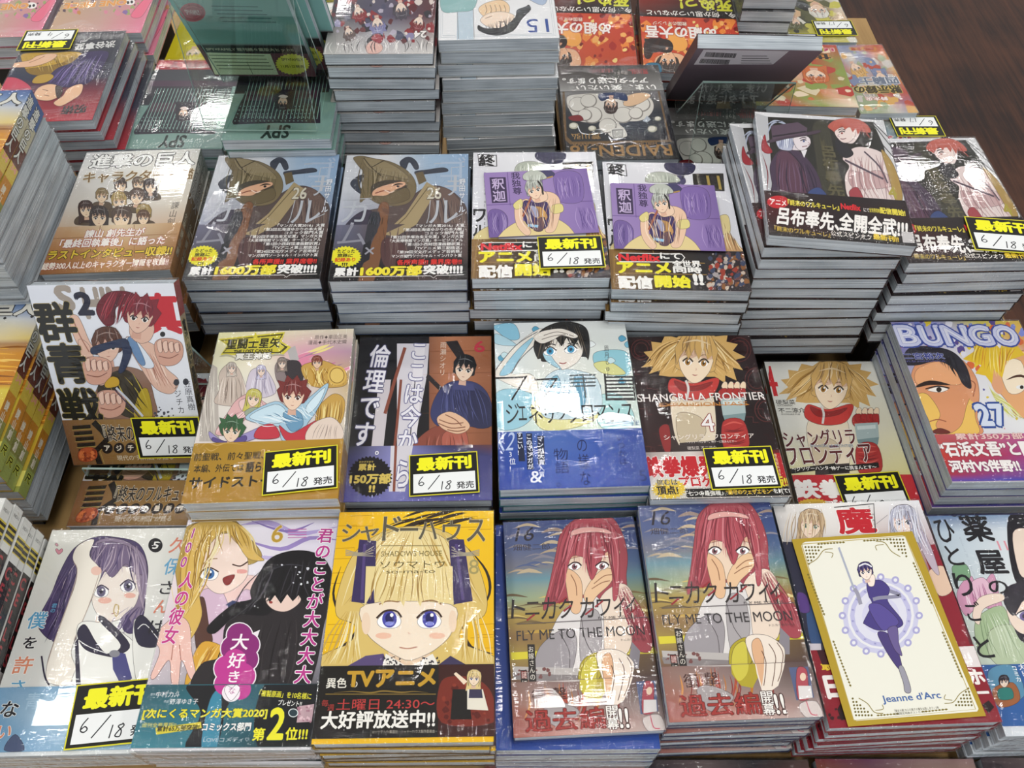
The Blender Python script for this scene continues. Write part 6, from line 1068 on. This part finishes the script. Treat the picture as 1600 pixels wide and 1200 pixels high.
K['plain'] = Kind(cover_mixed(79, 128, 182, ['B8503A', 'D8C4A4', '8A7A5A', '6A8A9A'], [('17万部', 'B02850', 'F0E6D0', 40, 30, 60, 14, 180)]), 12, side=-1, back='C8503A')
K['corner'] = Kind(cover_mixed(81, 113, 175, ['E0DCD0', '2A2A28', 'C8C050', '5A5A34', 'D8B48C'], []), 12.5, side=-1, back='D8C030')
K['bunko'] = Kind(cover_mixed(83, 70, 148, ['4A4A4C', '8A8A8C', 'B8B4AC'], []), 14, side=-1, back='3A3A3C')
K['yellow5'] = Kind(cover_mixed(85, 113, 175, ['D8C81E', 'E0D42C', 'C8B81A'], [('5', '2A281C', 'D8C81E', 30, 70, 12, 16, 180)]), 12, side=-1, back='A8282C')
K['whiteL'] = Kind(cover_mixed(87, 113, 175, ['E6E4DE', 'F0EEEA', 'E8E6E4'], []), 12, side=-1, back='4A8CA0')
K['bluebase'] = Kind(cover_mixed(93, 122, 184, ['2C4CA0', '2844A0', '2C50A8'], []), 12.5, back='D8E0E4')
K['row0'] = Kind(cover_mixed(89, 128, 182, ['3A2E34', '5A4440', '2A2A30', '8A4A3C', '6A5A5A'], [], 0), 13, back='2A2624')
K['row0b'] = Kind(cover_mixed(91, 128, 182, ['7A2E34', '9A7A7A', '4A3A40', 'A8A040', '6A3A5A'], [], 0), 13, back='2A2624')

# ---------------------------------------------------------------- the stacks, nearest row first
G1, G2, G3, G4 = 'paperbacks in the nearest row', 'paperbacks in the second row', 'paperbacks in the third row', 'paperbacks facing the far side'
stack([(K['kubo'], 3)], -326.2, 233.9, -648, 1.9, 'the white sailor-uniform cover', 'white paperback showing a dark-haired girl in a sailor uniform, lower left', G1)
stack([(K['hundred'], 4)], -205.3, 233.7, -628, .9, 'the cover with blonde and black-haired girls', 'paperback with a blonde and a black-haired girl over a teal band', G1)
stack([(K['yellow'], 5)], -76.3, 237.3, -618, 1.3, 'the yellow cover with a blonde girl', 'yellow paperback with a large blonde girl face and black band', G1)
stack([(K['moon'], 1)], 54.6, 246.2, -640, 3.3, '', 'paperback with a red-haired figure lying on larger blue books', G1, riser=False)
stack([(K['bluebase'], 5)], 49.6, 243, -640 - 12.3, 1.0, 'a blue cover that bears a red-haired one', 'larger blue book directly under the left-hand red-haired paperback', G1, jit=.4)
stack([(K['moon'], 8)], 167.2, 252.7, -622, 2.6, 'the right-hand of the two red-haired covers', 'red-haired cover atop a stack of its own kind, left of the gold card', G1)
stack([(K['wizard'], 7)], 292.2, 256.4, -631, 2.6, 'the large gold-bordered postcard', 'white and red paperback half covered by the large gold-bordered postcard', G1)
stack([(K['medicine'], 6)], 431.7, 255.9, -650, 1.6, 'the pale cover with big black brush title', 'pale paperback with big black brush title and pink lotus, lower right', G1)
stack([(K['battle'], 2)], -341, 430.6, -680, 1.0, 'the flat fighters cover', 'flat fighters paperback lying below and in front of the leaning copy', G2)
stack([(K['saint'], 3)], -208.4, 416.2, -598, 2.9, 'the pale many-figures cover with a gold band', 'pale paperback crowded with fantasy figures above a broad gold band', G2)
stack([(K['ethics'], 3)], -82.4, 432, -624, 1.5, 'the black cover with a man in navy sweater', 'black and orange paperback with a seated man in navy sweater', G2)
stack([(K['blue'], 4)], 49.2, 436, -605, 2.6, 'the pale blue cover with hand over brow', 'pale blue paperback, dark-haired figure shading the eyes, royal blue band', G2)
stack([(K['fblack'], 3)], 172.5, 428.5, -612, 2, 'the black cover with fair-haired figure in red scarf', 'black paperback with a fair-haired figure in red scarf', G2)
stack([(K['fwhite'], 3)], 319.8, 450.6, -676, .9, 'the white cover with fair-haired figure in red scarf', 'white paperback with a fair-haired figure in red scarf', G2)
stack([(K['baseball'], 5)], 440.3, 454.3, -619, 1.5, 'the cover with blue five-letter block title', 'paperback with blue block letter title and a stern short-haired face', G2)
stack([(K['guide'], 6)], -393.8, 644.8, -570, 4.1, 'the cream cover with a group of sketched faces', 'cream paperback with a group of small sketched faces, third row left', G3)
stack([(K['hunter'], 5)], -246.9, 630.2, -563, 1.8, 'the left-hand of two brown-hood covers', 'left-hand of two paperbacks showing a brown-hooded rifleman', G3)
stack([(K['hunter'], 5)], -108.9, 624.1, -556, 1.9, 'the right-hand of two brown-hood covers', 'right-hand of two paperbacks showing a brown-hooded rifleman', G3)
stack([(K['record'], 5)], 23.4, 625, -552, 1.4, 'the purple-card cover bearing a shop card', 'white paperback holding a purple card and a black-yellow shop card', G3)
stack([(K['record'], 5)], 155.4, 616.2, -557, -.6, 'the purple-card cover without a shop card', 'white paperback holding a purple card, with no shop card on it', G3)
stack([(K['hat'], 1)], 298.5, 630.8, -508, -5.6, '', 'topmost skewed paperback with a top-hatted man, highest of its stack', G3, riser=False)
stack([(K['hat'], 11)], 287.3, 638.2, -508 - 14.8, 1.2, 'the skewed top-hat cover', 'top-hat paperback lying straight just under the skewed one', G3)
stack([(K['hat'], 8)], 422.3, 638.6, -540, 2.2, 'the glossy top-hat cover at the table edge', 'glossy top-hat paperback at the right table edge with a shop card', G3)
# left column: backs towards the aisle
stack([(K['cells'], 6)], -450, 226, -578, 2.0, 'the white cover with striped spine', 'white paperback with yellow-black striped spine, lowest left corner stack', 'striped white spines on the left')
stack([(K['sunset'], 5), (K['sunsetflip'], 3)], -492, 441, -580, 2.0, 'the sunset cover beside the leaning fighters book', 'sunset paperback with cracked block title beside the leaning fighters book', 'sunset spines on the left')
stack([(K['sunset'], 2), (K['sunsetflip'], 6)], -513, 606, -470, 3.5, 'the high sunset cover left of the sketched faces', 'sunset paperback on the tall stack left of the sketched faces', 'sunset spines on the left')
# far side, seen upside down
stack([(K['teal'], 3)], -386, 853, -590, 1, 'the left teal cover', 'left-hand teal paperback lying flat, upside down, with glare', G4)
stack([(K['teal'], 4)], -251, 805, -540, 2, 'the teal cover below the clear easel', 'teal paperback lying flat under the clear easel, upside down', G4)
stack([(K['crowd'], 11)], -144.2, 873.2, -484, 1.6, 'the dark crowded cover numbered 24', 'dark crowded paperback numbered 24 on a tall stack', G4, jit=2.2)
stack([(K['white15'], 11)], -22.3, 906.9, -484, 3.2, 'the white cover numbered 15', 'white paperback numbered 15 in blue on a tall stack', G4, jit=1.8)
stack([(K['dark'], 4)], 119.2, 849.5, -593, 2, 'the black cover with white armoured figure', 'black gold-framed paperback with white bulky figure, beside the tall white stack', G4)
stack([(K['dark'], 3)], 252, 812, -628, -.5, 'the black cover shaded by the leaning book', 'black gold-framed paperback lying in shade under the leaning dark book', G4)
stack([(K['fire'], 3)], 92, 1034, -598, -1, 'the left-hand red and orange cover', 'left-hand red and orange paperback beyond the tall white stack', G4)
stack([(K['fire'], 3)], 228.8, 1020, -595, -2.5, 'the right-hand red and orange cover', 'right-hand red and orange paperback behind the leaning dark book', G4)
stack([(K['brawl'], 5)], -515.1, 837.6, -545, 4.4, 'the crimson cover numbered 16', 'dark and crimson paperback numbered 16 with a shop card, upper left', G4, drift=(6, 1))
stack([(K['party'], 3)], -522, 1034, -560, 4.2, 'the right-hand pink cover at the top left', 'right-hand pink crowded paperback at the top left corner', G4, drift=(3, 0))
stack([(K['party'], 3)], -650, 1034, -566, 4.2, 'the left-hand pink cover at the top left', 'left-hand pink crowded paperback at the top left corner', G4)
stack([(K['yellow5'], 2)], -404, 1040, -620, 1, 'the yellow cover behind the teal books', 'yellow and red paperback partly hidden behind the leaning teal books', G4)
stack([(K['whiteL'], 2)], -262, 1062, -600, 1, 'the glossy white cover between teal books and tall stack', 'glossy white paperback between the teal books and the tall dark stack', G4)
stack([(K['bunko'], 8)], 332, 1120, -500, -1, 'the small grey stack behind the leaning dark book', 'small grey paperback on a narrow stack behind the leaning dark book', G4)
stack([(K['orangeL'], 3)], 368, 973, -622, -1, 'the wide orange cover beside the leaning dark book', 'wide orange paperback upside down, right of the leaning dark book', G4)
stack([(K['orangeR'], 3)], 476, 994, -640, 2.5, 'the narrow orange-grey cover at the table edge', 'narrow orange and grey paperback upside down at the right table edge', G4)
stack([(K['plain'], 2)], 476, 822, -650, 1, 'the hidden cover behind the top-hat stack', 'paperback mostly hidden behind the glossy top-hat stack, under a shop card', G4)
stack([(K['corner'], 3)], 420, 1166, -640, 1, 'the green-white cover in the far right corner', 'white and olive paperback farthest back at the right table edge', G4)
for i, (x, kk, lab) in enumerate(((46, 'row0b', 'maroon paperback peeping out at the bottom edge, below the blue books'), (178, 'row0', 'dark paperback peeping out at the bottom edge, below the red-haired stack'), (312, 'row0b', 'maroon paperback peeping out at the bottom edge, below the gold postcard'), (446, 'row0', 'dark paperback peeping out at the bottom right corner'))):
    stack([(K[kk], 1)], x, 66 + 2 * i, -716, .5, '', lab, 'paperbacks at the bottom edge')

# ---------------------------------------------------------------- books that lean on clear stands
K['battle'].place(mm(-346.4, 442, -589), (R(61.7), 0, R(2)), 'leaning fighters paperback facing the viewer, red-haired man and black title', G2)
def rx(deg): return (R(deg), 0, 0)
for k in range(3):
    K['tealback'].place(mm(-276 + 13 * k, 785 + 13.5 * k, -455), rx(115), ['nearest of three leaning teal books, back cover and barcode towards the viewer', 'middle of the three leaning teal books on the easel', 'hindmost of the three leaning teal books on the easel'][k], 'teal books leaning on the clear easel')
K['darkback'].place(mm(250, 838, -541), (R(130), 0, R(-1)), 'dark book leaning towards the viewer, pale page edges up, behind the top-hat stacks', G4)

def ribbon(name, prof, x0, x1, th, m, parent=None):
    """a bent sheet: profile of (y, z) points in metres, drawn out along x"""
    V, F = [], []; n = len(prof)
    for i in range(n):
        a, b = prof[max(0, i - 1)], prof[min(n - 1, i + 1)]; dy, dz = b[0] - a[0], b[1] - a[1]; l = math.hypot(dy, dz); ny, nz = -dz / l * th, dy / l * th
        y, z = prof[i]; V += [(x0, y, z), (x1, y, z), (x1, y + ny, z + nz), (x0, y + ny, z + nz)]
    for i in range(n - 1):
        q = 4 * i
        for k in range(4): F.append((q + k, q + (k + 1) % 4, q + 4 + (k + 1) % 4, q + 4 + k))
    F += [(3, 2, 1, 0), (4 * n - 4, 4 * n - 3, 4 * n - 2, 4 * n - 1)]
    return link(name, mesh(name, V, F, [m, ACEDGE], None, [k % 2 for _ in range(n - 1) for k in range(4)] + [1, 1]), parent)
def stand(loc, label, prof_plate, prof_leg, hw):
    r = tag(empty('acrylic_stand', loc), label, 'display stand', 'clear acrylic book stands')
    ribbon('back_plate', prof_plate, -hw, hw, 0.002, ACRYL, r)
    ribbon('prop_leg', prof_leg, -hw, hw, 0.002, ACRYL, r)
    return r
c6, s6 = math.cos(R(61.7)), math.sin(R(61.7))
stand(mm(-345, 405, -677), 'clear acrylic stand under the leaning fighters book', [(-0.012, 0.013), (-0.012, 0.0), (0.017, 0.0), (0.017 + .11 * c6, .11 * s6)], [(0.017 + .11 * c6, .11 * s6), (0.092, 0.03), (0.096, 0.0)], 0.052)
ct, st = math.cos(R(65)), math.sin(R(65))
stand(mm(-264, 818, -537.5), 'clear acrylic easel holding three teal books', [(0.055, 0.016), (0.05, 0.001), (-0.002, 0.001), (-0.004 - .158 * ct, .158 * st)], [(-0.0055 - .158 * ct, .158 * st), (-0.080, 0.12), (-0.091, 0.001)], 0.058)
cr_, sr_ = math.cos(R(50)), math.sin(R(50))
stand(mm(252, 896, -625.5), 'clear acrylic easel under the leaning dark book', [(0.016, 0.010), (0.014, 0.001), (-0.004, 0.001), (-0.010 - .14 * cr_, .14 * sr_)], [(-0.012 - .14 * cr_, .14 * sr_), (-0.108, 0.06), (-0.116, 0.001)], 0.050)

# ---------------------------------------------------------------- cards lying on the books
CARD = {}
def shop_card(loc, rot, date, label, s=1.0):
    if date not in CARD: CARD[date] = card_new(date).build('release_card', 0.35)
    o = link('release_card', CARD[date]); o.location = loc; o.rotation_euler = rot; o.scale = (s, s, 1); tag(o, label, 'card', 'yellow and black new release cards')
for x, y, z, yaw, date, s, lab in (
    (-292.8, 172.5, -646, 6.2, (6, 18), 1.0, 'shop card with glare on the white sailor-uniform paperback'),
    (-174.9, 354.2, -596, 7.5, (6, 18), .9, 'shop card on the gold-banded crowded fantasy paperback'),
    (-58.2, 367.2, -622, 4.8, (6, 18), .88, 'shop card on the black paperback with the navy sweater man'),
    (197.1, 368.9, -610, 3.2, (6, 18), .88, 'shop card on the black paperback with red scarf figure'),
    (54.1, 564.9, -548.6, 2.7, (6, 18), .9, 'shop card on the left purple-card paperback'),
    (461.6, 581.5, -538, -5.4, (6, 18), .97, 'shop card on the glossy top-hat paperback by the table edge'),
    (335.5, 381.2, -674, 5, (6, 18), .92, 'shop card on the white paperback with red scarf figure'),
    (-549.8, 904.6, -543, 184.4, (6, 4), .9, 'upside-down shop card on the dark and crimson paperback, upper left'),
    (512.9, 900.8, -648, 180.8, (6, 17), .9, 'upside-down shop card just behind the glossy top-hat stack'),
    (452.4, 1112, -638, 181.5, (6, 17), .84, 'upside-down shop card farthest back near the table edge'),
    (382, 1045, -620, 180, (6, 17), .9, 'upside-down shop card half hidden by the leaning dark book'),
    (-262, 1118, -598, 186, (6, 17), .9, 'upside-down shop card on the glossy white paperback, top edge')):
    shop_card(mm(x, y, z + 0.45), (0, 0, R(yaw)), date, lab, s)
M6 = Euler((R(61.7), 0, R(2))).to_matrix(); aB = K['battle'].a; pB = aB.m(758, 734)
q = M6 @ Vector((pB[0], pB[1], 2.3)); shop_card(mm(-346.4 + q.x, 442 + q.y, -589 + q.z), (R(61.7), 0, R(2.0)), (6, 18), 'shop card on the leaning fighters paperback', .9)
pc = card_postcard(); o = link('gold_postcard', pc.build('gold_postcard', 0.4)); o.location = mm(291.1, 241.4, -631 + 2.4); o.rotation_euler = (0, 0, R(4.7)); tag(o, 'large gold-bordered white postcard with a small purple-dressed figure', 'postcard')
ins = card_purple().build('purple_card', 0.3)
for x, y, z, yaw, lab in ((25.7, 636.2, -552, 4.7, 'purple art card on the left-hand white paperback, beside a shop card'), (150, 623, -557, -1.2, 'purple art card on the right-hand white paperback')):
    o = link('purple_card', ins); o.location = mm(x, y, z + 2.4); o.rotation_euler = (0, 0, R(yaw)); o.scale = (.945, .99, 1); tag(o, lab, 'postcard', 'purple art cards')
bpy.data.objects.remove(FO); bpy.data.curves.remove(FC)
